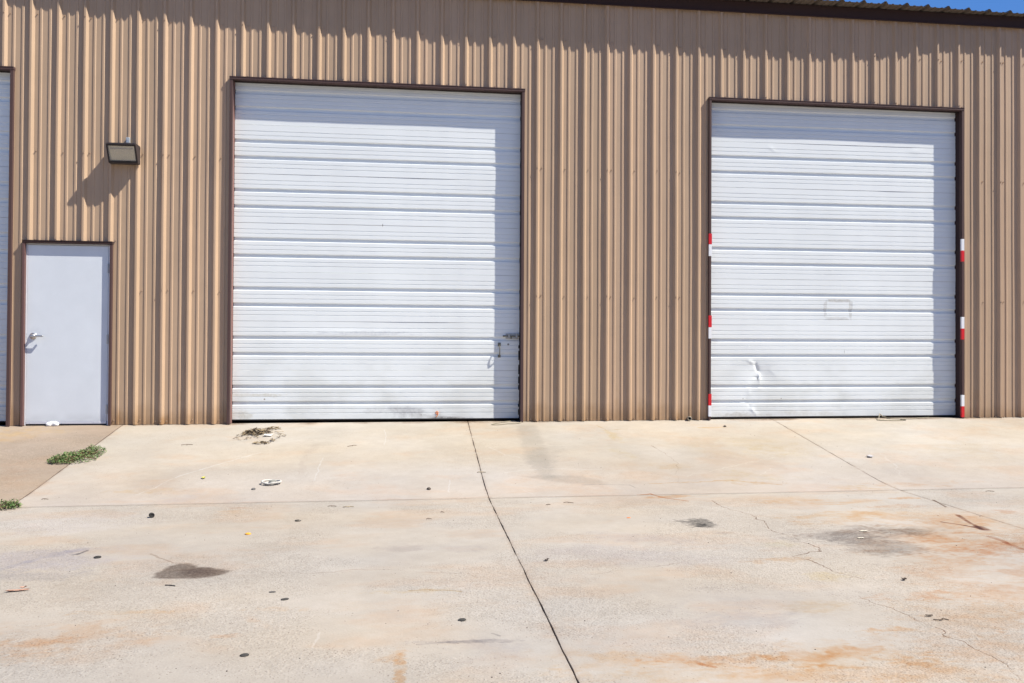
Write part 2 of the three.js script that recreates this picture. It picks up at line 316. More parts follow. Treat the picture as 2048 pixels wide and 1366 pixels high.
  for (let n = 0; n < dots; n++) {
    const x = rr(x0, x1), z = rr(z0, z1), m = fbm(x * 1.3 + 200, z * 1.8 + 90);
    if (rnd() > sstep(0.36, 0.62, m)) continue;
    const rad = rr(0.0012, 0.0036), dark = rnd() < 0.62, a = dark ? rr(0.2, 0.6) : rr(0.15, 0.45);
    span(x, z, rad, rad, (X, Z, k) => { const d = Math.hypot(X - x, Z - z); if (d < rad) { dark ? blend(k, 148, 128, 114, a) : blend(k, 255, 250, 240, a); B[k] += dark ? -0.2 : 0.12; } });
  }
  // edges along joints: a little dirt and pale chipping
  for (let j = 0; j < H; j++) for (let i = 0; i < W; i++) {
    const x = x0 + (i + 0.5) * px, z = z0 + (j + 0.5) * pz, e = Math.min(x - x0, x1 - x), k = j * W + i;
    const n = vn(x * 30, z * 22);
    if (e < 0.035) blend(k, 176, 152, 130, 0.4 * sstep(0.035, 0.0, e) * n);
    if (z - z0 < 0.24 && z0 < 0.1) blend(k, 150, 126, 104, 0.75 * sstep(0.2, 0.12, z - z0 + 0.05 * (vn(x * 7, 9) - 0.5)) * sstep(0.3, 0.7, fbm(x * 3.1, 4)) * (0.5 + 0.8 * vn(x * 60, z * 60)));
    const kz = yard ? z - z0 : z1 - z; if (kz < 0.03) blend(k, 206, 186, 164, 0.5 * sstep(0.03, 0, kz) * vn(x * 5, 8));
  }
  const K = new Float32Array(300); for (let v = 0; v < 300; v++) K[v] = l2s(s2l(v) * KALB);
  const map = dataTex(W, H, (i, j) => { const k = j * W + i; return [K[clamp(C[0][k] | 0, 0, 299)], K[clamp(C[1][k] | 0, 0, 299)], K[clamp(C[2][k] | 0, 0, 299)]]; });
  const bump = dataTex(W, H, (i, j) => { const v = clamp(B[j * W + i]) * 255; return [v, v, v]; }, false);
  return new THREE.MeshStandardMaterial({ map, bumpMap: bump, bumpScale: 0.003, roughness: 0.92 });
}
const soil = mat(rgb(0.09, 0.065, 0.05), 1);
{
  // the yard beyond: one sheet to the horizon, a hand's breadth under the slabs
  const rows = [], zs = [], xs = [];
  for (let z = -400; z < -20; z += 40) zs.push(z); for (let z = -20; z <= 20; z += 1) zs.push(z); for (let z = 60; z <= 1500; z += 120) zs.push(z);
  for (let x = -1500; x < -30; x += 105) xs.push(x); for (let x = -30; x <= 40; x += 2) xs.push(x); for (let x = 60; x <= 1500; x += 120) xs.push(x);
  for (const z of zs) rows.push(xs.map((x) => [x, gy(x, Math.min(z, 60)) - 0.07, z]));
  const t = dataTex(256, 256, (i, j) => { const v = 92 + 60 * (fbm(i / 8, j / 8) - 0.5) + 26 * (NT[(j * 256 + i * 3) & 65535] - 0.5); return [v, v * 0.96, v * 0.9]; });
  t.wrapS = t.wrapT = THREE.RepeatWrapping;
  struct(shade(new THREE.Mesh(grid(rows, (p) => [p[0] / 3, p[2] / 3]), mat(0xffffff, 0.95, { map: t }))), 'ground', 'open ground around the concrete apron');
}
const paving = struct(new THREE.Group(), 'pavement', 'stained concrete apron ramping down from the doors');
const JX = [-8, 1.352, 5.502, 9.522, 22], JZ = [-0.12, 2.9, 7.95, 16];
function slab(x0, x1, z0, z1, material, texBox, data, gapX = 0.003, gapZ = 0.001, chip = 0.003) {
  const rows = [], nz = Math.max(8, Math.round((z1 - z0) / 0.06)), xs = [], nx = Math.max(4, Math.round((x1 - x0) / 0.25)), TH = 0.05;
  for (let i = 0; i <= nx; i++) xs.push(i / nx);
  const zc = (z, x) => z === z0 ? z + gapZ : z === z1 ? z - gapZ : z;
  for (let j = 0; j <= nz; j++) {
    const z = z0 + (z1 - z0) * j / nz, e = (s) => (vn(z * 9 + s, s * 3) - 0.5) * chip * 2 + (vn(z * 40 + s, s) - 0.5) * chip;
    const a = x0 + gapX + e(x0 * 7.1), b = x1 - gapX + e(x1 * 3.7 + 40);
    const r = [];
    r.push([a, gy(a, z) - TH, z], [a, gy(a, z) - 0.004, z]);
    for (const u of xs) { const x = a + 0.0012 + (b - a - 0.0024) * u; r.push([x, gy(x, z), z]); }
    r.push([b, gy(b, z) - 0.004, z], [b, gy(b, z) - TH, z]);
    for (const p of r) p[2] = zc(z, p[0]);
    rows.push(r);
  }
  const down = (r, dz) => r.map((p) => [p[0], Math.min(p[1], gy(p[0], p[2]) - TH), p[2] + dz]);
  rows.unshift(down(rows[0], -0.0001)); rows.push(down(rows[rows.length - 1], 0.0001));
  for (const r of rows) r.reverse();
  const [tx0, tx1, tz0, tz1] = texBox;
  return part(paving, 'concrete_slab', grid(rows, (p) => [(p[0] - tx0) / (tx1 - tx0), (p[2] - tz0) / (tz1 - tz0)]), material, data);
}
const apronSizes = [[512, 512, -0.6, JX[1]], [2048, 1024, JX[1], JX[2]], [2048, 1024, JX[2], JX[3]], [1024, 512, JX[3], 14.2]];
const yardSizes = [[512, 1024, 0.2, JX[1]], [2048, 2048, JX[1], JX[2]], [2048, 2048, JX[2], JX[3]], [512, 1024, JX[3], 12.6]];
let plain;
for (let c = 0; c < 4; c++) {
  { const [W, H, a, b] = apronSizes[c]; slab(JX[c], JX[c + 1], JZ[0], JZ[1], paintConcrete(a, b, JZ[0], JZ[1], W, H, c ? 'apron' : 'left'), [a, b, JZ[0], JZ[1]], c ? undefined : { label: 'darker tan slab in front of the small door' }, c < 1 ? 0.012 : 0.003); }
  { const [W, H, a, b] = yardSizes[c]; const m = paintConcrete(a, b, JZ[1], JZ[2], W, H, 'yard'); if (c === 1) plain = m; slab(JX[c], JX[c + 1], JZ[1], JZ[2], m, [a, b, JZ[1], JZ[2]]); }
  slab(JX[c], JX[c + 1], JZ[2], JZ[3], plain, [JX[c], JX[c] + 4.15, JZ[2], JZ[2] + 5.05]);
}
{
  // dirt packed in the joints
  const f = [];
  for (const x of JX.slice(1, 4)) { const rows = []; for (let z = 0; z <= 16; z += 0.05) { const y = gy(x, z) - (x < 2 ? 0.002 + 0.004 * vn(z * 30, 3) : 0.007 + 0.007 * vn(z * 14, x * 9)); rows.push([[x + 0.02, y, z], [x - 0.02, y, z]]); } f.push(grid(rows, (p) => [p[0], p[2]])); }
  for (const z of [JZ[1], JZ[2]]) { const rows = []; for (let x = -8; x <= 22; x += 0.1) { const y = gy(x, z) - 0.004; rows.push([[x, y, z - 0.02], [x, y, z + 0.02]]); } f.push(grid(rows, (p) => [p[0], p[2]])); }
  part(paving, 'joint_filler', mergeGeometries(f), soil);
}

// ------------------------------------------------------------------ the steel building
const building = top(new THREE.Group(), 'metal_building', 'tan ribbed metal warehouse with white overhead doors and brown trim', 'building');
const P = 0.3048, EAVE = 5.42;
const wallTex = dataTex(1024, 1024, (i, j) => {
  const x = i / 1024 * 8, y = j / 1024 * 5.5;
  const a = fbm(x * 1.1, y * 0.5) - 0.5, b = vn(x * 14, y * 0.9) - 0.5, c = fbm(x * 6, y * 6) - 0.5;
  const splash = sstep(0.32, 0.0, y + 0.25 * (fbm(x * 5, y * 5) - 0.5));
  const spot = sstep(0.62, 0.8, fbm(x * 7 + 5, y * 3.2 + 60)) * sstep(0.6, 0.05, y) * 0.4;
  const v = 1 + a * 0.05 + b * 0.035 + c * 0.035;
  return [clamp(244 * v * (1 - 0.14 * splash - 0.12 * spot), 0, 255), clamp(243 * v * (1 - 0.18 * splash - 0.2 * spot), 0, 255), clamp(240 * v * (1 - 0.24 * splash - 0.32 * spot), 0, 255)];
});
wallTex.wrapS = THREE.RepeatWrapping;
const wallMats = [[0.475, 0.336, 0.224], [0.463, 0.327, 0.217], [0.485, 0.342, 0.230]].map((c) => mat(rgb(...c), 0.6, { map: wallTex, side: THREE.DoubleSide }));
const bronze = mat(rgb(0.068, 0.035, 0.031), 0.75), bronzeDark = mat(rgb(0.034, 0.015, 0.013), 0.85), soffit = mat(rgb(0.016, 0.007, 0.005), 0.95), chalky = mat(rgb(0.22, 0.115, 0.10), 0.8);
const OPEN = [[-3.56, 0.077, 4.24], [0.214, 1.215, 2.185], [2.572, 6.194, 4.243], [8.641, 12.213, 4.243]];
const BAY = [[-0.071, 0], [-0.047, 0.032], [-0.025, 0.032], [0, 0], [0.052, 0], [0.0575, 0.0074], [0.0770, 0.0074], [0.086, 0], [0.1535, 0], [0.159, 0.0074], [0.1785, 0.0074], [0.1875, 0]];
const opening = (x) => OPEN.find((o) => x > o[0] && x < o[1]);
for (let k = -7; k < 22; k++) {
  const pts = [];
  for (let b = 0; b < 3; b++) for (const [u, z] of BAY) pts.push([(3 * k + b) * P + u, z]);
  pts.unshift([pts[0][0] - 0.007, 0.0018]); pts[1][1] = 0.0018;
  pts.push([(3 * k + 3) * P - 0.073, 0]);
  for (const o of OPEN) for (const e of [o[0], o[1]]) for (let i = 0; i + 1 < pts.length; i++) if (e > pts[i][0] + 1e-4 && e < pts[i + 1][0] - 1e-4) { const t = (e - pts[i][0]) / (pts[i + 1][0] - pts[i][0]); pts.splice(i + 1, 0, [e, pts[i][1] + (pts[i + 1][1] - pts[i][1]) * t]); break; }
  const gs = [], ph = k * 5.3;
  for (let i = 0; i + 1 < pts.length; i++) {
    const [xa, za] = pts[i], [xb, zb] = pts[i + 1], o = opening((xa + xb) / 2), y0 = o ? o[2] : baseY(xa) + 0.004, n = o ? 6 : 20, rows = [];
    for (let j = 0; j <= n; j++) {
      const y = y0 + (EAVE - y0) * j / n, w = (x, z) => z + (vn(x * 1.7 + ph, y * 1.25) - 0.5) * 0.006 + (vn(x * 7, y * 2.2 + ph) - 0.5) * 0.0022, s = (x) => x + (vn(x * 3 + 9, y * 0.8) - 0.5) * 0.004;
      rows.push([[s(xa), y, w(xa, za)], [s(xb), y, w(xb, zb)]]);
    }
    gs.push(grid(rows, (p) => [p[0] / 8, p[1] / 5.5]));
  }
  part(building, 'wall_panel', mergeGeometries(gs), wallMats[((k % 3) + 3) % 3]);
}
// side and back walls keep the inside dark
for (const [a, b, z0, z1] of [[-6.45, -6.4, -12, -0.06], [20.1, 20.15, -12, -0.06], [-6.4, 20.1, -12.05, -12]]) part(building, 'wall', box(a, b, -0.1, EAVE + 0.05, z0, z1, 0), wallMats[0]);
part(building, 'floor', box(-6.4, 20.1, -0.2, -0.06, -12, -0.16, 0), mat(rgb(0.2, 0.19, 0.18), 0.9));
// screws with washers
{
  const head = [], one = clean([cyl(0.0078, 0.003, 'z', 10).translate(0, 0, 0.0015), cyl(0.0055, 0.011, 'z', 6).translate(0, 0, 0.0085)]);
  const put = (x, y, z) => { if (!OPEN.some((o) => x > o[0] - 0.03 && x < o[1] + 0.03 && y < o[2] + 0.02)) head.push(one.clone().translate(x, y, z)); };
  for (let n = -18; n < 64; n++) for (const y of [0.052, 1.625, 3.262, 4.9]) {
    put(n * P + rr(0.022, 0.03), y + rr(-0.012, 0.012), 0.0005);
    if (n % 3 === 0) put(n * P - 0.034, y + rr(-0.01, 0.01), 0.0325);
    if (n % 3 === 0 && y < 1) put(n * P - 0.10, y + rr(-0.01, 0.01), 0.0005);
  }
  for (const o of OPEN.slice(1)) for (let x = o[0] + 0.05; x < o[1]; x += 0.3048) { head.push(one.clone().translate(Math.round(x / P) * P + 0.026, o[2] + 0.03, 0.0005)); if (rnd() < 0.5) head.push(one.clone().translate(Math.round(x / P) * P - 0.034, o[2] + 0.038, 0.0325)); }
  part(building, 'screw', mergeGeometries(head), mat(rgb(0.36, 0.25, 0.17), 0.4), { kind: 'stuff' });
}
// eave trim in ten-foot lengths
for (let i = 0; i < 9; i++) {
  const a = -6.6 + i * 3.05, b = a + 3.052, j = (i % 2) * 0.0006;
  const g = [box(a, b, 5.388, 5.533, 0.034 + j, 0.047 + j, 0.003), box(a, b, 5.380, 5.3955, 0.0345 + j, 0.056 + j, 0.003)];
  part(building, 'eave_trim', clean(g), bronzeDark);
}
// roof sheets, ribbed, overhanging the eave
const overhang = (x) => { const q = [[-7, 0.162], [0.4, 0.178], [2.8, 0.212], [5.9, 0.225], [8.7, 0.232], [11.4, 0.218], [12.3, 0.17], [20, 0.165]]; for (let i = 0; i + 1 < q.length; i++) if (x <= q[i + 1][0]) return q[i][1] + (q[i + 1][1] - q[i][1]) * (x - q[i][0]) / (q[i + 1][0] - q[i][0]); return 0.16; };
const roofMat = mat(rgb(0.15, 0.122, 0.098), 0.6, { side: THREE.DoubleSide });
const ROOF_SHIFT = 0.045, ROOF_Y = 5.541;
for (let k = -7; k < 22; k++) {
  const pts = []; for (let b = 0; b < 3; b++) for (const [u, z] of BAY) pts.push([(3 * k + b) * P + u + ROOF_SHIFT, z]);
  pts.push([(3 * k + 3) * P - 0.070 + ROOF_SHIFT, 0]);
  const gs = [], jig = rr(-0.006, 0.006);
  for (let i = 0; i + 1 < pts.length; i++) {
    const rows = [], zf = overhang(pts[i][0]) + jig;
    for (const z of [zf, zf - 0.02, 0.04, -0.5, -4, -12.1]) rows.push([pts[i + 1], pts[i]].map(([x, h]) => [x, ROOF_Y + h * 1.15 - (z - 0.046) / 12 + (z > 0.1 ? (vn(x * 6, 3) - 0.5) * 0.006 : 0) + (k & 1) * 0.0008, z]));
    gs.push(grid(rows, (p) => [p[0], p[2]]));
  }
  part(building, 'roof_panel', mergeGeometries(gs), roofMat);
}
part(building, 'ceiling', box(-6.4, 20.1, 5.3, 5.34, -12, -0.2, 0), bronzeDark);

// ------------------------------------------------------------------ overhead doors
const SEC = 0.6085;
function doorTexture(w, spots) {
  const W = 1024, H = 1024, C = [0, 1, 2].map(() => new Float32Array(W * H));
  for (let j = 0; j < H; j++) for (let i = 0; i < W; i++) {
    const x = i / W * w, y = j / H * 4.3, k = j * W + i;
    const n = fbm(x * 1.3 + w * 7, y * 1.1) - 0.5, st = vn(x * 9 + w, y * 0.7) - 0.5, gr = vn(x * 5, y * 260) - 0.5;
    const dirt = sstep(1.5, 0.0, y) * sstep(0.42, 0.75, fbm(x * 2.2 + 9, y * 3 + 4)) * 0.06 + sstep(0.25, 0, y) * 0.05 * fbm(x * 6, y * 9);
    const v = 1 + n * 0.035 + st * 0.012 + gr * 0.008;
    C[0][k] = 240 * v * (1 - dirt); C[1][k] = 241 * v * (1 - dirt * 1.06); C[2][k] = 242 * v * (1 - dirt * 1.25);
  }
  for (const [x, y, rx, ry, r, g, b, s, rag] of spots) {
    for (let j = Math.max(0, Math.floor((y - ry * 1.4) / 4.3 * H)); j < Math.min(H, (y + ry * 1.4) / 4.3 * H); j++) for (let i = Math.max(0, Math.floor((x - rx * 1.4) / w * W)); i < Math.min(W, (x + rx * 1.4) / w * W); i++) {
      const X = i / W * w, Y = j / H * 4.3, u = Math.abs(X - x) / rx, v = Math.abs(Y - y) / ry;
      const d = (rag < 0 ? Math.max(u, v) : Math.hypot(u, v)) + Math.abs(rag) * (fbm(X * 9 / Math.min(1, rx * 8), Y * 9 / Math.min(1, ry * 8)) - 0.5) * 1.6, a = s * sstep(1.0, rag < 0 ? 0.8 : 0.2, d) * (0.6 + 0.7 * vn(X * 60, Y * 60)), k = j * W + i;
      if (a > 0) { C[0][k] += (r - C[0][k]) * a; C[1][k] += (g - C[1][k]) * a; C[2][k] += (b - C[2][k]) * a; }
    }
  }
  return dataTex(W, H, (i, j) => { const k = j * W + i; return [clamp(C[0][k], 0, 255), clamp(C[1][k], 0, 255), clamp(C[2][k], 0, 255)]; });
}
// profile of one section from its top down: [fraction, depth behind the face]; '|' starts a new flat or flank
function sectionRuns() {
  const runs = []; let f = 0.004;
  const flat = (t, n = 2) => { const r = []; for (let i = 0; i <= n; i++) r.push([f + (t - f) * i / n, 0]); runs.push(r); f = t; };
  const groove = (c, half, depth, flank) => { flat(c - half, 3); runs.push([[c - half, 0], [c - half + flank, depth]]); runs.push([[c - half + flank, depth], [c + half - flank, depth]]); runs.push([[c + half - flank, depth], [c + half, 0]]); f = c + half; };
  runs.push([[0.0, 0.006], [0.004, 0]]);
  for (const c of [0.130, 0.216]) groove(c, 0.009, 0.005, 0.006);
  groove(0.335, 0.046, 0.016, 0.014);
  for (const c of [0.459, 0.545]) groove(c, 0.009, 0.005, 0.006);
  groove(0.669, 0.046, 0.016, 0.014);
  for (const c of [0.788, 0.874]) groove(c, 0.009, 0.005, 0.006);
  flat(0.995, 3); runs.push([[0.995, 0], [0.9985, 0.006]]);
  return runs;
}
const RUNS = sectionRuns();
function jambs(d, x0, x1, topY, face, m, innerMat, zIn = -0.16) {
  const y0 = baseY(x0) + 0.003;
  for (const [a, b, inner] of [[x0, x0 + face, 1], [x1 - face, x1, -1]]) {
    part(d, 'door_jamb', box(a, b, y0, topY - 0.0335, -0.02, 0.042), m);
    const ia = inner > 0 ? b - 0.006 : a, ib = inner > 0 ? b : a + 0.006;
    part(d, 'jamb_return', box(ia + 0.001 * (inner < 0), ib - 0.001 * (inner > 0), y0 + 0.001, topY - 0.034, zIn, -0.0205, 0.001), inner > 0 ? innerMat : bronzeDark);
  }
  part(d, 'door_header', clean([box(x0 - 0.005, x1 + 0.005, topY - 0.033, topY, -0.02, 0.046), box(x0 - 0.004, x1 + 0.004, topY - 0.006, topY + 0.003, 0.0005, 0.05, 0.0015)]), m);
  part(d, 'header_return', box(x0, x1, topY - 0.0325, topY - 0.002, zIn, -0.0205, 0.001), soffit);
}
function overheadDoor(spec) {
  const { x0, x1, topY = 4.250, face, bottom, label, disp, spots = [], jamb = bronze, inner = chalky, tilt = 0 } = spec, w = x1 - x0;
  const d = group(building, 'overhead_door', { label });
  jambs(d, x0, x1, topY, face, jamb, inner);
  const xa = x0 + face + 0.004, xb = x1 - face - 0.004, Z = -0.094;
  const paint = new THREE.MeshPhysicalMaterial({ color: rgb(0.875, 0.905, 0.89), roughness: 0.4, map: doorTexture(w, spots), clearcoat: 0.15, clearcoatRoughness: 0.4 });
  const xs = []; for (let x = xa; x < xb - 0.02;) { xs.push(x); x += spec.fine && x > spec.fine[0] && x < spec.fine[1] ? 0.012 : 0.06; } xs.push(xb);
  for (let s = 0; s < 7; s++) {
    const yb = bottom + s * SEC, yt = yb + SEC, gs = [], jz = rr(-0.0012, 0.0012), fine = spec.fine && yb < spec.fine[2];
    for (const run of RUNS) {
      let pts = run;
      if (fine) { pts = []; for (let i = 0; i + 1 < run.length; i++) { const n = Math.max(1, Math.round((run[i + 1][0] - run[i][0]) * SEC / 0.012)); for (let q = 0; q < n; q++) pts.push([0, 1].map((c) => run[i][c] + (run[i + 1][c] - run[i][c]) * q / n)); } pts.push(run[run.length - 1]); }
      const rows = pts.map(([f, dep]) => { const y = yt - f * SEC; return xs.map((x) => {
        const wave = (vn(x * 0.9 + x0 * 3, y * 1.9 + s * 11) - 0.5) * 0.005 + (vn(x * 3.1 + s * 7, y * 6 + x0) - 0.5) * 0.0016;
        return [x, y + tilt * (x - xa) / (xb - xa) + (spec.sag ? spec.sag(x, y) : 0), Z - dep + jz + wave + (disp ? disp(x, y) : 0)];
      }); });
      gs.push(grid(rows.reverse(), (p) => [(p[0] - x0) / w, p[1] / 4.3]));
    }
    part(d, 'door_section', mergeGeometries(gs), paint);
  }
  part(d, 'bottom_seal', clean([box(xa, xb, bottom - 0.014, bottom + 0.004, Z - 0.03, Z - 0.006, 0.003), box(xa, xb, bottom - 0.008, bottom + 0.002, Z - 0.004, Z + 0.001, 0.0015)]).applyMatrix4(new THREE.Matrix4().makeTranslation(-xa, 0, 0)).applyMatrix4(new THREE.Matrix4().makeRotationZ(tilt / (xb - xa))).applyMatrix4(new THREE.Matrix4().makeTranslation(xa, 0, 0)), mat(rgb(0.03, 0.028, 0.027), 0.8));
  for (const x of [xa - 0.003, xb - 0.001]) part(d, 'side_track', box(x, x + 0.004, bottom + 0.01, topY - 0.04, -0.15, -0.10, 0.001), bronzeDark);
  return d;
}
overheadDoor({ x0: -3.565, x1: 0.084, face: 0.037, bottom: 0.045, label: 'white overhead door cut off by the left edge' });
const midDoor = overheadDoor({
  x0: 2.566, x1: 6.200, face: 0.034, bottom: 0.052, tilt: 0.004, label: 'wide white overhead door with a slide bolt and lift handle',
  disp: (x, y) => 0.005 * Math.exp(-(((x - 4.0) / 0.8) ** 2 + ((y - 1.12) / 0.05) ** 2)) - 0.004 * Math.exp(-(((x - 4.7) / 0.25) ** 2 + ((y - 0.12) / 0.07) ** 2)),
  spots: [[2.4, 0.085, 0.5, 0.06, 160, 157, 155, 0.32, 0.9], [2.65, 0.06, 0.35, 0.025, 84, 80, 78, 0.45, 0.8], [2.15, 0.15, 0.5, 0.08, 176, 174, 176, 0.5, 0.9], [0.3, 0.35, 0.5, 0.03, 200, 190, 172, 0.4, 0.9], [0.15, 0.1, 0.2, 0.08, 190, 180, 162, 0.4, 0.9], [1.85, 2.49, 0.008, 0.02, 80, 74, 66, 0.9, 0.4], [1.6, 1.13, 0.9, 0.04, 206, 206, 210, 0.5, 0.8], [0.42, 0.30, 0.012, 0.012, 130, 110, 90, 0.7, 0.4], [2.35, 0.10, 0.01, 0.012, 120, 100, 84, 0.6, 0.4]],
});
// creases knocked into the lower left of the right-hand door
const CREASE = [[9.24, 0.80, 9.33, 0.755, 0.012, 0.017], [9.33, 0.755, 9.372, 0.65, -0.030, 0.018], [9.372, 0.65, 9.385, 0.56, 0.024, 0.014], [9.32, 0.58, 9.385, 0.575, -0.012, 0.012], [9.385, 0.56, 9.395, 0.43, 0.007, 0.02], [9.23, 0.50, 9.24, 0.36, 0.006, 0.015], [9.20, 0.29, 9.25, 0.20, -0.007, 0.016], [9.28, 0.16, 9.34, 0.09, 0.013, 0.02], [9.55, 0.66, 9.62, 0.60, 0.005, 0.03], [9.22, 0.98, 9.27, 1.05, 0.004, 0.02]];
const rightDoor = overheadDoor({
  x0: 8.635, x1: 12.219, face: 0.030, bottom: 0.060, tilt: 0.012, inner: bronze, label: 'dented white overhead door with red and white tape on its jambs',
  fine: [9.0, 10.0, 1.3],
  disp: (x, y) => {
    if (y > 3.4) return 0.0042 * Math.exp(-(((x - 9.55) / 0.05) ** 2 + ((y - 3.66 + (x - 9.5) * 0.6) / 0.02) ** 2)) + 0.005 * Math.exp(-(((x - 11.6) / 0.05) ** 2 + ((y - 3.66) / 0.03) ** 2));
    let d = 0.003 * Math.exp(-(((x - 11.05) / 0.03) ** 2 + ((y - 2.40) / 0.03) ** 2));
    if (x > 8.8 && x < 10.4 && y < 1.25) {
      d -= 0.011 * Math.exp(-(((x - 9.42) / 0.16) ** 2 + ((y - 0.62) / 0.14) ** 2)) + 0.005 * Math.exp(-(((x - 9.3) / 0.2) ** 2 + ((y - 0.3) / 0.15) ** 2));
      for (const [ax, ay, bx, by, amp, wd] of CREASE) { const ex = bx - ax, ey = by - ay, t = clamp(((x - ax) * ex + (y - ay) * ey) / (ex * ex + ey * ey)), q = Math.hypot(x - ax - t * ex, y - ay - t * ey); d += 0.62 * amp * Math.exp(-q / wd) * (0.7 + 0.6 * vn(x * 40, y * 40)); }
    }
    return d;
  },
  spots: [[1.85, 1.617, 0.175, 0.024, 192, 186, 178, 0.5, -0.4], [1.83, 1.373, 0.17, 0.022, 212, 209, 206, 0.55, -0.4], [1.672, 1.50, 0.024, 0.115, 202, 199, 196, 0.5, -0.7], [2.03, 1.50, 0.026, 0.125, 200, 197, 192, 0.5, -0.7], [0.72, 0.56, 0.012, 0.03, 150, 146, 138, 0.8, 0.5], [0.1, 1.05, 0.12, 0.03, 206, 204, 202, 0.5, 0.9], [0.5, 0.08, 0.5, 0.05, 186, 178, 166, 0.5, 0.9], [1.3, 0.1, 0.7, 0.05, 200, 196, 188, 0.4, 0.9], [1.05, 0.30, 0.01, 0.01, 110, 96, 84, 0.8, 0.4], [0.52, 0.30, 0.008, 0.012, 100, 90, 80, 0.7, 0.3], [1.94, 0.93, 0.008, 0.05, 150, 146, 142, 0.6, 0.6]],
});
// reflective tape wrapped on the jambs of the right-hand door
{
  const red = mat(rgb(0.62, 0.018, 0.022), 0.32), white = mat(rgb(0.78, 0.79, 0.80), 0.3);
  for (const [a, b, c] of [[8.625, 2.463, 8.626, 2.322, 8.626, 2.169], [8.628, 1.393, 8.629, 1.24, 8.629, 1.093], [8.631, 0.371, 8.632, 0.221, 8.632, 0.078]].map((v) => [v[1], v[3], v[5]])) {
    const xs = [8.633, 8.673];
    part(rightDoor, 'reflective_tape', box(xs[0], xs[1], b, a, 0.018, 0.0432, 0.001), red, { label: 'red reflective tape' });
    part(rightDoor, 'reflective_tape', box(xs[0], xs[1], c, b - 0.001, 0.018, 0.0432, 0.001), white, { label: 'white reflective tape' });
  }
  for (const [a, b, c] of [[12.194, 2.468, 12.194, 2.312, 12.193, 2.163], [12.2, 1.41, 12.2, 1.255, 12.2, 1.106], [12.199, 0.355, 12.199, 0.203, 12.198, 0.054]].map((v) => [v[1], v[3], v[5]])) {
    const xs = [12.180, 12.221];
    part(rightDoor, 'reflective_tape', box(xs[0], xs[1], b, a, 0.018, 0.0432, 0.001), white, { label: 'white reflective tape' });
    part(rightDoor, 'reflective_tape', box(xs[0], xs[1], Math.max(c, 0.048), b - 0.001, 0.018, 0.0432, 0.001), red, { label: 'red reflective tape' });
  }
}
// slide bolt, lift handle, drilled hole and an orange mark on the middle door
{
  const steel = mat(rgb(0.42, 0.41, 0.38), 0.4, { metalness: 0.7 }), dull = mat(rgb(0.20, 0.19, 0.15), 0.55, { metalness: 0.6 }), black = mat(rgb(0.012, 0.012, 0.012), 0.8);
  const bx = 6.02, by = 1.108, Z = -0.094;
  const g = [box(bx - 0.035, bx + 0.128, by + 0.012, by + 0.03, Z, Z + 0.005, 0.001), box(bx - 0.035, bx + 0.128, by - 0.036, by - 0.016, Z, Z + 0.005, 0.001), box(bx - 0.005, bx + 0.022, by - 0.034, by + 0.028, Z + 0.005, Z + 0.03, 0.003), box(bx + 0.09, bx + 0.118, by - 0.034, by + 0.028, Z + 0.005, Z + 0.03, 0.003)];
  part(midDoor, 'bolt_bracket', clean(g), steel);
  part(midDoor, 'slide_bolt', clean([cyl(0.0085, 0.2, 'x', 12).translate(bx + 0.04, by - 0.002, Z + 0.017), box(bx + 0.028, bx + 0.042, by - 0.036, by + 0.006, Z + 0.016, Z + 0.042, 0.003), new THREE.SphereGeometry(0.012, 10, 8).translate(bx - 0.062, by - 0.002, Z + 0.017)]), dull);
  part(midDoor, 'keyhole', clean([cyl(0.013, 0.004, 'z', 16).translate(6.02, 1.0, Z + 0.002), cyl(0.005, 0.006, 'z', 10).translate(6.02, 1.0, Z + 0.0035)]), mat(rgb(0.25, 0.24, 0.23), 0.5));
  const hx = 5.905;
  part(midDoor, 'lift_handle', clean([box(hx - 0.019, hx + 0.019, 0.975, 1.022, Z, Z + 0.007, 0.003), box(hx - 0.017, hx + 0.017, 0.832, 0.866, Z - 0.004, Z + 0.007, 0.003), tube([[hx, 0.99, Z + 0.004], [hx, 0.978, Z + 0.04], [hx, 0.955, Z + 0.052], [hx, 0.885, Z + 0.052], [hx, 0.862, Z + 0.04], [hx, 0.85, Z + 0.004]], 0.0065, 40, 8)]), dull);
  const nx = 5.115, ny = 0.112, zt = Z - 0.0005, c = [];
  for (let a = -0.3; a < 6.0; a += 0.35) c.push([nx + 0.014 * Math.cos(a), ny + 0.016 + 0.016 * Math.sin(a), zt]);
  c.push([nx + 0.013, ny + 0.004, zt], [nx + 0.006, ny - 0.018, zt], [nx - 0.012, ny - 0.036, zt]);
  part(midDoor, 'paint_mark', tube(c, 0.005, 60, 6), mat(rgb(0.72, 0.2, 0.02), 0.6));
  for (const [y0, y1] of [[0.95, 0.99], [0.80, 0.92], [0.62, 0.74], [0.5, 0.59], [0.42, 0.48], [0.2, 0.24], [0.1, 0.17]]) part(midDoor, 'side_seal', box(6.150, 6.162, y0, y1, Z + 0.0015, Z + 0.004, 0.001), black);
}

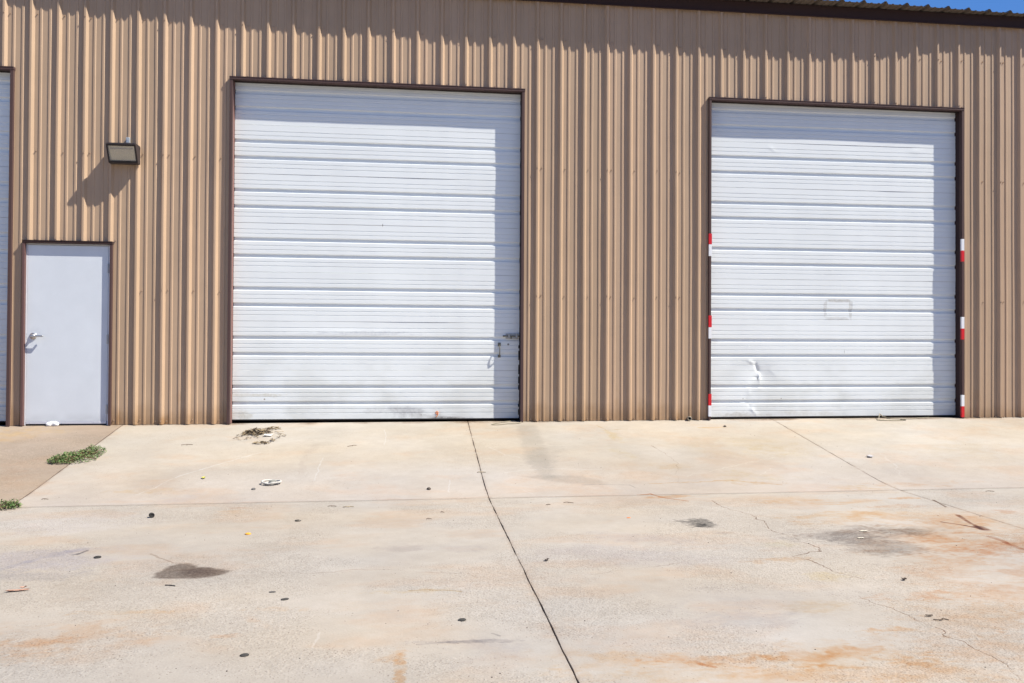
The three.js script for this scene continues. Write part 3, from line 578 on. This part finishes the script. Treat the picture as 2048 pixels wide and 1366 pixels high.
// ------------------------------------------------------------------ entry door
{
  const x0 = 0.207, x1 = 1.221, topY = 2.197, y0 = baseY(0.6) + 0.003;
  const d = group(building, 'entry_door', { label: 'pale grey steel entry door with a lever handle' });
  for (const [a, b] of [[x0, x0 + 0.028], [x1 - 0.028, x1]]) part(d, 'door_jamb', box(a, b, y0, topY - 0.031, -0.02, 0.042), a < 0.5 ? mat(rgb(0.12, 0.062, 0.055), 0.7) : bronze);
  part(d, 'door_header', clean([box(x0 - 0.004, x1 + 0.004, topY - 0.030, topY, -0.02, 0.046), box(x0 - 0.003, x1 + 0.003, topY - 0.005, topY + 0.004, 0.0005, 0.05, 0.001)]), bronzeDark);
  const white = mat(rgb(0.74, 0.76, 0.80), 0.42), grey = mat(rgb(0.715, 0.76, 0.80), 0.42, { map: dataTex(256, 512, (i, j) => { const x = i / 256, y = j / 512 * 2.1, v = 243 + 14 * (fbm(x * 3, y * 3) - 0.5) - 22 * sstep(0.12, 0, y) * vn(x * 9, y * 20) - 14 * sstep(0.10, 0.02, Math.hypot((x - 0.1) * 0.9, y - 1.05)) * vn(x * 40, y * 40); return [v, v, v]; }) });
  const fx0 = x0 + 0.0285, fx1 = x1 - 0.0285, ft = topY - 0.0305;
  for (const [a, b] of [[fx0, fx0 + 0.013], [fx1 - 0.024, fx1]]) part(d, 'door_frame', box(a, b, y0, ft - 0.0165, -0.1, 0.001, 0.001), white);
  part(d, 'door_frame', box(fx0, fx1, ft - 0.016, ft, -0.1, 0.001, 0.001), mat(rgb(0.5, 0.49, 0.47), 0.5));
  const la = fx0 + 0.0165, lb = fx1 - 0.028, lt = ft - 0.0205, leaf = new THREE.BoxGeometry(lb - la, lt - 0.05, 0.044).translate((la + lb) / 2, (lt + 0.05) / 2, -0.0225);
  part(d, 'door_leaf', leaf, grey);
  part(d, 'door_sweep', clean([box(la + 0.002, lb - 0.002, 0.018, 0.048, -0.02, 0.003, 0.002), ...[0.3, 0.66, 1.02].map((x) => cyl(0.004, 0.003, 'z', 8).translate(x, 0.036, 0.0045))]), mat(rgb(0.62, 0.64, 0.70), 0.35, { metalness: 0.3 }));
  part(d, 'threshold', box(fx0, fx1, -0.02, 0.012, -0.12, -0.004, 0.002), mat(rgb(0.03, 0.03, 0.035), 0.7));
  part(d, 'door_stop', box(la - 0.006, lb + 0.006, 0.01, lt + 0.006, -0.12, -0.06, 0), mat(rgb(0.03, 0.035, 0.05), 0.8));
  for (const y of [1.88, 1.03, 0.19]) part(d, 'hinge', clean([cyl(0.0075, 0.112, 'y', 10).translate(lb + 0.001, y, 0.006), box(lb - 0.014, lb - 0.003, y - 0.055, y + 0.055, 0.0002, 0.003, 0.0008), box(lb + 0.006, lb + 0.012, y - 0.058, y + 0.058, 0.0012, 0.002, 0)]), mat(rgb(0.55, 0.55, 0.53), 0.4, { metalness: 0.4 }));
  const chrome = mat(rgb(0.5, 0.5, 0.49), 0.26, { metalness: 0.85 }), hx = 0.325, hy = 1.062;
  const rose = new THREE.LatheGeometry([[0.0405, 0], [0.0405, 0.005], [0.037, 0.012], [0.024, 0.019], [0.017, 0.024], [0.0145, 0.05], [0, 0.05]].map((p) => new THREE.Vector2(...p)), 28).rotateX(Math.PI / 2).translate(hx, hy, 0.0002);
  part(d, 'lever_handle', clean([rose, box(hx - 0.018, hx + 0.125, hy - 0.0115, hy + 0.0105, 0.046, 0.062, 0.006), box(hx + 0.105, hx + 0.127, hy - 0.011, hy + 0.010, 0.032, 0.06, 0.005)]), chrome);
  part(d, 'strike_plate', box(fx0 + 0.0128, fx0 + 0.0162, hy - 0.05, hy + 0.03, -0.03, -0.001, 0), mat(rgb(0.02, 0.02, 0.025), 0.6));
}

// ------------------------------------------------------------------ wall light over the entry door
{
  const t = top(new THREE.Group(), 'wall_light', 'dark bronze wall pack light mounted above the small entry door', 'wall light');
  const xL = [1.194, 3.323][0], yT = 3.352, yB = 3.128, xR = xL + 0.335;
  const bz = mat(rgb(0.04, 0.03, 0.03), 0.55), bzFrame = mat(rgb(0.016, 0.011, 0.010), 0.7), zT = 0.215, zB = 0.118;
  // wedge side profile (z, y)
  const s = new THREE.Shape([[0.033, yB + 0.004], [zB - 0.012, yB], [zB, yB + 0.010], [zT, yT - 0.018], [zT - 0.004, yT - 0.004], [zT - 0.02, yT], [0.033, yT]].map((p) => new THREE.Vector2(...p)));
  const shell = (a, b) => new THREE.ExtrudeGeometry(s, { depth: b - a, bevelEnabled: false }).rotateY(-Math.PI / 2).translate(b, 0, 0);
  const g = [shell(xL, xL + 0.012), shell(xR - 0.012, xR)];
  g.push(box(xL + 0.0121, xR - 0.0121, yT - 0.014, yT - 0.0005, 0.034, zT - 0.006, 0.003), box(xL + 0.0121, xR - 0.0121, yB + 0.001, yB + 0.018, 0.034, zB - 0.004, 0.003), box(xL + 0.0121, xR - 0.0121, yB + 0.0185, yT - 0.0145, 0.033, 0.042, 0));
  part(t, 'housing', clean(g), bz);
  // sloping front: frame bars and glass in one tilted plane
  const L = Math.hypot(zT - zB, yT - yB - 0.028), tilt = Math.atan2(zT - zB, yT - yB - 0.028);
  const place = (q) => q.rotateX(tilt).translate((xL + xR) / 2, yB + 0.010, zB), hw = 0.1675;
  const frame = clean([box(-hw, hw, 0, 0.02, -0.006, 0.006, 0.002), box(-hw, hw, L - 0.021, L, -0.006, 0.006, 0.002), box(-hw, -hw + 0.018, 0.0202, L - 0.0212, -0.006, 0.0055, 0.002), box(hw - 0.018, hw, 0.0202, L - 0.0212, -0.006, 0.0055, 0.002)]);
  part(t, 'lens_frame', place(frame), bzFrame);
  part(t, 'lens', place(box(-hw + 0.018, hw - 0.018, 0.0202, L - 0.0212, -0.002, 0.002, 0)), new THREE.MeshPhysicalMaterial({ color: rgb(0.92, 0.9, 0.84), roughness: 0.12, transmission: 0.85, thickness: 0, ior: 1.45 }));
  part(t, 'reflector', place(clean([box(-hw + 0.02, hw - 0.02, 0.022, L - 0.023, -0.028, -0.024, 0), box(-hw + 0.03, hw - 0.03, 0.034, L - 0.075, -0.0235, -0.018, 0.003)])), mat(rgb(0.62, 0.58, 0.48), 0.5));
  part(t, 'lamp_tube', place(box(-hw + 0.035, hw - 0.045, L - 0.062, L - 0.048, -0.022, -0.010, 0.004)), mat(rgb(0.34, 0.32, 0.32), 0.5));
  for (const [x, y, z] of [[xR + 0.002, yT - 0.03, 0.06], [xR + 0.002, yB + 0.02, 0.06], [xL - 0.002, yB + 0.03, zB - 0.02]]) part(t, 'bolt', cyl(0.006, 0.012, 'x', 8).translate(x, y, z), bz);
  const cx = xL + 0.192;
  part(t, 'conduit', clean([box(cx - 0.021, cx + 0.021, yT + 0.040, yT + 0.108, 0.002, 0.046, 0.005), cyl(0.012, 0.08, 'y', 12).translate(cx, yT + 0.02, 0.026), cyl(0.019, 0.02, 'y', 12).translate(cx, yT + 0.016, 0.026), cyl(0.006, 0.006, 'z', 8).translate(cx - 0.004, yT + 0.078, 0.047)]), mat(rgb(0.55, 0.56, 0.54), 0.4, { metalness: 0.5 }));
}

// ------------------------------------------------------------------ things lying about
const onG = (x, z, dy = 0) => [x, gy(x, z) + dy, z];
function lying(name, label, category, x, z, turn, geo, m, grp) {
  const o = shade(new THREE.Mesh(geo, m)); o.position.set(...onG(x, z)); o.rotation.set(z < 2.6 ? Math.atan(0.165) : 0.015, turn, 0, 'XYZ');
  return top(o, name, label, category, grp);
}
function crumple(w, d, h, n, amp, s) {     // a thin bent sheet with thickness
  const top_ = [], bot = [];
  for (let j = 0; j <= n; j++) { const a = [], b = []; for (let i = 0; i <= n; i++) { const u = i / n - 0.5, v = j / n - 0.5, y = h * (vn(u * 3 + s, v * 3 + s * 2) * 0.8 + 0.6 * (u * u + v * v)) + 0.002, e = 1 + amp * (vn(u * 4 + s * 3, v * 4) - 0.5); a.push([u * w * e, y + 0.0015, v * d * e]); b.push([u * w * e, y, v * d * e]); } top_.push(a.reverse()); bot.push(b); }
  return clean([grid(top_, (p) => [p[0], p[2]]), grid(bot, (p) => [p[0], p[2]])]);
}
function pebble(rx, ry, rz, s) { const g = new THREE.IcosahedronGeometry(1, 2), p = g.attributes.position; for (let i = 0; i < p.count; i++) { const x = p.getX(i), y = p.getY(i), z = p.getZ(i), k = 0.8 + 0.4 * vn(x * 1.4 + s + 9, y * 1.4 + z * 1.7 + s * 2 + 20); p.setXYZ(i, x * rx * k, Math.max(-0.6, y * k) * ry + ry * 0.6, z * rz * k); } g.computeVertexNormals(); return g; }
const twigMat = mat(rgb(0.14, 0.10, 0.07), 0.9), paleTwig = mat(rgb(0.34, 0.28, 0.19), 0.9), rubber = mat(rgb(0.022, 0.021, 0.020), 0.85), paper = mat(rgb(0.8, 0.79, 0.76), 0.85);
const twig = (len, r, bend, s) => tube([[-len / 2, r, 0], [-len / 6, r + 0.004 + vn(s, 1) * 0.006, bend * len], [len / 5, r + 0.002, -bend * 0.6 * len], [len / 2, r, bend * 0.3 * len]], r, 16, 5);

lying('crumpled_tray', 'crumpled white foam tray with grey grime inside, on the apron', 'litter', 3.465, 2.311, 0.15, (() => {
  const g = []; const rim = []; for (let a = 0; a < 6.28; a += 0.5) rim.push([0.075 * Math.cos(a) * (1 + 0.2 * Math.sin(a * 2 + 1)), 0.016 + 0.014 * vn(a * 2, 3), 0.055 * Math.sin(a)]);
  g.push(tube(rim, 0.009, 60, 6, true), crumple(0.12, 0.08, 0.012, 8, 0.5, 4)); return clean(g);
})(), mat(rgb(0.48, 0.46, 0.42), 0.85));
lying('grime_wad', 'grey wad of debris inside the crumpled white tray', 'litter', 3.475, 2.282, 0.4, pebble(0.036, 0.012, 0.024, 3).translate(0, 0.012, 0), mat(rgb(0.2, 0.2, 0.18), 0.95));
lying('stone', 'small dark stone just below the crumpled white tray', 'stone', 3.326, 2.465, 0.3, pebble(0.02, 0.009, 0.02, 5), mat(rgb(0.12, 0.115, 0.11), 0.9));
lying('metal_nut', 'black round nut lying left of the orange peel', 'nut', 2.695, 3.43, 0.5, (() => { const c = cyl(0.019, 0.028, 'z', 14).translate(0, 0.019, 0); return clean([c, new THREE.TorusGeometry(0.016, 0.005, 8, 18).translate(0, 0.019, 0.014)]); })(), rubber);
lying('orange_peel', 'bright orange piece of peel on the concrete below the white tray', 'peel', 3.586, 4.119, 0.2, pebble(0.023, 0.008, 0.018, 7), mat(rgb(0.72, 0.33, 0.03), 0.5));
lying('orange_scrap', 'tiny orange scrap right of the long crack', 'litter', 6.561, 3.854, 0.1, pebble(0.016, 0.004, 0.011, 8), mat(rgb(0.66, 0.17, 0.03), 0.6));
lying('rubber_ring', 'small black open ring lying on the concrete right of the orange peel', 'ring', 3.894, 3.688, 0.2, new THREE.TorusGeometry(0.022, 0.0032, 8, 28, 5.2).rotateX(Math.PI / 2).translate(0, 0.0035, 0), rubber);
lying('rubber_puck', 'flat black ridged rubber puck left of the wet teardrop stain', 'puck', 2.722, 4.692, 0.1, new THREE.LatheGeometry([[0, 0.012], [0.008, 0.011], [0.012, 0.007], [0.021, 0.008], [0.024, 0.004], [0.023, 0]].map((p) => new THREE.Vector2(...p)), 24), rubber);
lying('flat_stone', 'dark flat oval fragment, lower of the pair right of the bent strip', 'fragment', 4.09, 5.739, 0.5, pebble(0.021, 0.004, 0.017, 11), mat(rgb(0.042, 0.04, 0.036), 0.95));
lying('flat_stone', 'dark flat oval fragment, upper of the pair right of the bent strip', 'fragment', 3.999, 5.594, 0.05, pebble(0.02, 0.003, 0.013, 12), mat(rgb(0.08, 0.075, 0.07), 0.95));
lying('flat_stone', 'dark flat oval fragment nearest the bottom edge, left half', 'fragment', 4.027, 6.57, 0.1, pebble(0.021, 0.005, 0.017, 13), mat(rgb(0.042, 0.04, 0.036), 0.95));
lying('flat_stone', 'dark grey-green oval fragment left of the long joint', 'fragment', 5.055, 6.194, -0.02, pebble(0.021, 0.005, 0.019, 14), mat(rgb(0.042, 0.04, 0.036), 0.95));
lying('bent_strip', 'thin dark bent strip below the wet teardrop stain', 'strip', 3.38, 5.404, -0.35, tube([[-0.033, 0.003, 0], [0, 0.004, -0.003], [0.033, 0.003, 0]], 0.003, 14, 6), rubber);
lying('curled_leaf', 'curled reddish brown dry leaf near the left edge', 'leaf', 2.538, 5.42, 0.25, clean([crumple(0.11, 0.022, 0.012, 8, 0.7, 21), crumple(0.03, 0.02, 0.02, 5, 0.7, 23).rotateY(0.6).translate(0.03, 0.006, -0.012)]), mat(rgb(0.42, 0.25, 0.18), 0.85));
lying('dirt_clod', 'small dark clod above the cross joint, left of the long joint', 'clod', 4.962, 2.562, 0.3, pebble(0.02, 0.013, 0.02, 17), mat(rgb(0.09, 0.075, 0.06), 0.95));
lying('yellow_leaf', 'tiny yellow green leaf on the apron below the door corner', 'leaf', 2.789, 2.109, 0.6, crumple(0.03, 0.045, 0.018, 5, 0.6, 31), mat(rgb(0.42, 0.4, 0.08), 0.8));
lying('dark_scrap', 'dark scrap right of the long joint, centre of the yard', 'scrap', 5.684, 5.087, 0.2, crumple(0.035, 0.03, 0.014, 5, 0.8, 33), mat(rgb(0.09, 0.07, 0.06), 0.9));
lying('dark_leaf', 'dark curled leaf right of the branching crack', 'leaf', 7.782, 5.765, 0.1, crumple(0.03, 0.024, 0.012, 6, 0.8, 35), mat(rgb(0.05, 0.035, 0.025), 0.9));
lying('bark_piece', 'dark piece of bark in the lower right, beside a curved twig', 'bark', 7.52, 6.407, -0.2, crumple(0.034, 0.014, 0.007, 6, 0.6, 37), mat(rgb(0.075, 0.05, 0.035), 0.9));
lying('white_scrap', 'torn white scrap of paper on the apron before the dented door', 'litter', 9.888, 1.732, 0.4, crumple(0.06, 0.045, 0.02, 7, 0.8, 39), mat(rgb(0.4, 0.39, 0.4), 0.85));
lying('paper_shred', 'upper of two pale shreds on the oil stain', 'litter', 8.225, 4.513, 0.05, crumple(0.065, 0.022, 0.004, 6, 0.6, 41), mat(rgb(0.6, 0.55, 0.45), 0.9));
lying('paper_shred', 'lower of two pale shreds on the oil stain', 'litter', 8.089, 4.724, 0.02, crumple(0.05, 0.02, 0.004, 6, 0.6, 43), mat(rgb(0.6, 0.55, 0.45), 0.9));
lying('black_scrap', 'black scrap on the rust streak before the dented door', 'scrap', 8.736, 0.351, 0.1, crumple(0.035, 0.035, 0.014, 5, 0.6, 45), mat(rgb(0.04, 0.03, 0.025), 0.9));
// twigs, each where it lies
const TW = [
  ['short twig alone on the apron, left of the leaf litter', 2.327, 0.91, 0.12, 0.1, 0.10],
  ['pale twig lying across the long joint', 5.503, 2.059, 0.09, 0.0, 0.05, 1],
  ['forked twig on the apron before the middle of the wide door', 4.135, 1.029, 0.11, 0.5, 0.12],
  ['left of two twigs just below the cross joint', 4.11, 3.128, 0.075, -0.1, 0.12],
  ['right of two twigs just below the cross joint', 4.254, 3.176, 0.09, 0.1, 0.14, 1],
  ['grey twig below the clod, upper of a close pair', 5.055, 3.479, 0.03, 0, 0.1],
  ['grey twig below the clod, lower of a close pair', 4.937, 3.732, 0.045, 0, 0.1],
  ['straight twig just right of the joint crossing', 6.188, 3.187, 0.09, -0.12, 0.02],
  ['curved twig just right of the joint crossing', 5.992, 3.257, 0.05, 0.5, 0.2],
  ['curved twig beside the dark bark piece', 7.549, 6.465, 0.08, -0.1, 0.22],
  ['dark twig near the right edge, on the cross joint', 10.362, 3.049, 0.085, -0.1, 0.03],
  ['twig lying near the left edge above the cross joint', 1.56, 2.657, 0.055, 0.1, 0.12],
];
for (const [label, x, z, len, turn, bend, pale] of TW) lying('twig', label, 'twig', x, z, turn, clean([twig(len, pale ? 0.0034 : 0.0024, bend, len * 50), twig(len * 0.4, 0.0018, bend, 4).rotateY(0.7).translate(len * 0.1, 0.001, 0)]), pale ? paleTwig : twigMat);

// dry leaf litter swept up before the wide door
{
  const g = [], dark = [];
  const clump = (cx, cz, rx, rz, n, hmax) => { for (let i = 0; i < n; i++) { const a = rr(0, 6.28), q = Math.sqrt(rnd()), x = cx + rx * q * Math.cos(a), z = cz + rz * q * Math.sin(a), h = hmax * (1 - q) * rnd();
    const w = rr(0.012, 0.05), pl = rnd() < 0.45 ? twig(rr(0.04, 0.13), rr(0.0014, 0.003), rr(-0.2, 0.2), i) : crumple(w, w * rr(0.3, 0.7), 0.012, 3, 0.6, i * 1.7);
    pl.rotateX(rr(-0.35, 0.35)); pl.rotateZ(rr(-0.3, 0.3)); pl.rotateY(rr(0, 6.28)); pl.translate(...onG(x, z, h + 0.006)); (rnd() < 0.5 ? g : dark).push(pl); } };
  clump(2.989, 0.429, 0.15, 0.12, 170, 0.05); clump(3.145, 0.264, 0.10, 0.05, 34, 0.02); clump(3.121, 0.894, 0.07, 0.035, 26, 0.02); clump(3.218, 0.785, 0.035, 0.035, 8, 0.012); clump(2.861, 0.535, 0.03, 0.02, 7, 0.012); clump(3.053, 0.564, 0.3, 0.22, 30, 0.004);
  const o = shade(new THREE.Mesh(mergeGeometries([...g.map((q) => clean([q]))]), mat(rgb(0.36, 0.28, 0.17), 0.95)));
  const t = new THREE.Group(); o.name = 'pale_leaf'; o.userData = { kind: 'stuff' }; t.add(o); const o2 = shade(new THREE.Mesh(mergeGeometries(dark.map((q) => clean([q]))), mat(rgb(0.12, 0.085, 0.055), 0.95))); o2.name = 'dark_leaf'; o2.userData = { kind: 'stuff' }; t.add(o2);
  top(t, 'leaf_litter', 'pile of dry brown leaves and twigs before the wide door', 'leaf litter').userData.kind = 'stuff';
  lying('card_scrap', 'white card scrap stuck in the dry leaf pile', 'litter', 3.149, 0.568, 0.1, crumple(0.09, 0.07, 0.02, 6, 0.4, 51), paper);
}
// weeds growing in the joint by the darker slab
function weed(label, spots, n, big) {
  const t = new THREE.Group(), leaves = [[], [], []], stems = [];
  const mats = [rgb(0.075, 0.15, 0.035), rgb(0.15, 0.22, 0.07), rgb(0.19, 0.17, 0.085)].map((c) => mat(c, 0.7, { side: THREE.DoubleSide }));
  for (const [cx, cz, rx, rz, share] of spots) for (let i = 0; i < n * share; i++) {
    const a = rr(0, 6.28), q = Math.pow(rnd(), 0.6), x = cx + rx * q * Math.cos(a), z = cz + rz * q * Math.sin(a), h = 0.006 + (0.058 * (1 - q * q) * rnd() + 0.012 * rnd()) * big;
    const s = rr(0.007, 0.017), lf = new THREE.BufferGeometry();
    lf.setAttribute('position', new THREE.Float32BufferAttribute([0, 0, 0, s * 0.6, s * 0.15, -s * 0.45, s * 1.5, 0, 0, s * 0.6, s * 0.15, s * 0.45, s * 0.7, -0.02 * s, 0], 3));
    lf.setAttribute('uv', new THREE.Float32BufferAttribute([0, 0, 0, 1, 1, 1, 1, 0, 0.5, 0.5], 2)); lf.setIndex([0, 4, 1, 1, 4, 2, 2, 4, 3, 3, 4, 0]); lf.computeVertexNormals();
    lf.rotateZ(rr(-0.5, 0.9)); lf.rotateX(rr(-0.7, 0.7)); lf.rotateY(rr(0, 6.28)); lf.translate(...onG(x, z, h)); leaves[rnd() < 0.5 ? 0 : rnd() < 0.6 ? 1 : 2].push(lf);
    if (i % 16 === 0) { const ex = x - cx, ez = z - cz; stems.push(tube([onG(cx + ex * 0.1, cz + ez * 0.1, 0.006), onG(cx + ex * 0.5, cz + ez * 0.5, 0.012 + h * 0.5), onG(x, z, h)], 0.0016, 8, 4)); }
  }
  leaves.forEach((l, i) => part(t, 'leaf', mergeGeometries(l), mats[i], { kind: 'stuff' }));
  part(t, 'stem', mergeGeometries(stems), mat(rgb(0.22, 0.13, 0.07), 0.8), { kind: 'stuff' });
  return top(t, 'weed', label, 'weed');
}
weed('wide green weed clump spreading over the joint of the darker slab', [[1.255, 1.442, 0.16, 0.16, 0.33], [1.367, 1.376, 0.2, 0.22, 0.38], [1.438, 1.217, 0.14, 0.17, 0.25], [1.198, 1.542, 0.06, 0.05, 0.06]], 2300, 1.1);
weed('small green weed in the joint at the left edge', [[1.346, 2.941, 0.13, 0.10, 0.7], [1.396, 2.892, 0.06, 0.06, 0.3]], 700, 1);
weed('few dry weed sprigs just above the wide weed clump', [[1.345, 0.986, 0.03, 0.03, 1]], 36, 0.5);

// the white wad at the foot of the entry door
lying('white_wad', 'white crumpled wad lying against the foot of the entry door', 'litter', 0.556, -0.006, 0.05, clean([pebble(0.058, 0.036, 0.035, 61), pebble(0.036, 0.03, 0.03, 63).translate(0.035, 0, 0.01), pebble(0.034, 0.026, 0.03, 64).translate(-0.04, 0, 0.008)]), mat(rgb(0.74, 0.74, 0.73), 0.9));

// ropes under the overhead doors
{
  const rope = mat(rgb(0.33, 0.29, 0.21), 0.95);
  const P3 = (pts, dy) => pts.map(([x, z]) => onG(x, z, dy));
  const a = shade(new THREE.Mesh(tube(P3([[6.106, -0.046], [5.97, 0.026], [5.869, 0.086], [5.794, 0.145], [5.798, 0.165], [5.867, 0.165], [5.971, 0.129], [6.086, 0.118], [6.153, 0.091], [6.173, 0.033], [6.172, -0.005]], 0.006), 0.0052, 90, 6), rope));
  top(a, 'pull_rope', 'tan pull rope looped on the concrete at the wide door corner', 'rope');
  const t = new THREE.Group();
  part(t, 'cord', clean([tube(P3([[11.745, -0.017], [11.591, 0.019], [11.423, 0.057], [11.283, 0.052], [11.153, 0.032], [11.12, -0.008]], 0.006), 0.005, 60, 6), tube([...P3([[11.12, -0.008], [11.112, -0.066]], 0.02), ...P3([[11.065, -0.059], [11.031, -0.013]], 0.055), ...P3([[10.977, 0.053], [10.933, 0.092]], 0.008), ...P3([[11.027, 0.125], [11.159, 0.14], [11.276, 0.133]], 0.006)], 0.006, 80, 6)]), rope);
  const kx = [[11.272, 0.117]][0];
  part(t, 'knot', clean([pebble(0.022, 0.014, 0.014, 71).translate(kx[0], gy(...kx), kx[1]), tube(P3([[kx[0], kx[1]], [kx[0] + 0.05, kx[1] + 0.004]], 0.007), 0.007, 6, 6)]), mat(rgb(0.10, 0.085, 0.06), 0.9));
  top(t, 'knotted_rope', 'knotted rope end lying under the dented overhead door', 'rope');
  const pc = [8.374, 0.053];
  const pp = new THREE.Group(), pg = new THREE.LatheGeometry([[0.0215, -0.1], [0.0215, 0.03], [0.0275, 0.032], [0.0275, 0.062], [0.0195, 0.062], [0.0195, -0.1]].map((p) => new THREE.Vector2(...p)), 24).rotateX(Math.PI / 2).translate(pc[0], Math.max(pc[1], gy(pc[0], 0.05) + 0.028), 0);
  part(pp, 'pipe', pg, mat(rgb(0.3, 0.27, 0.22), 0.6, { metalness: 0.3 }));
  part(pp, 'pipe_plug', cyl(0.0195, 0.02, 'z', 20).translate(pc[0], Math.max(pc[1], gy(pc[0], 0.05) + 0.028), 0.0), mat(rgb(0.01, 0.01, 0.01), 0.9));
  top(pp, 'drain_pipe', 'short open drain pipe poking out at the wall foot', 'pipe');
}
// loose grit
{
  const gs = [], base = [pebble(1, 0.6, 0.9, 81), pebble(1, 0.5, 0.7, 85)];
  for (let i = 0; i < 420; i++) { const z = Math.pow(rnd(), 0.8) * 7.2, x = 4.9 + rr(-1, 1) * (6.3 - 0.48 * z) + (z < 3 ? 1.2 : 0.6), s = 0.0012 + 0.0032 * Math.pow(rnd(), 2.2), g = base[i & 1].clone(); g.scale(s, s, s); g.rotateY(rr(0, 6)); g.translate(...onG(x, z, -0.0004)); gs.push(g); }
  const o = shade(new THREE.Mesh(mergeGeometries(gs), mat(rgb(0.085, 0.07, 0.058), 0.95)));
  top(o, 'grit', 'loose dark grit scattered over the concrete', 'grit').userData.kind = 'stuff';
}

renderer.render(scene, camera);
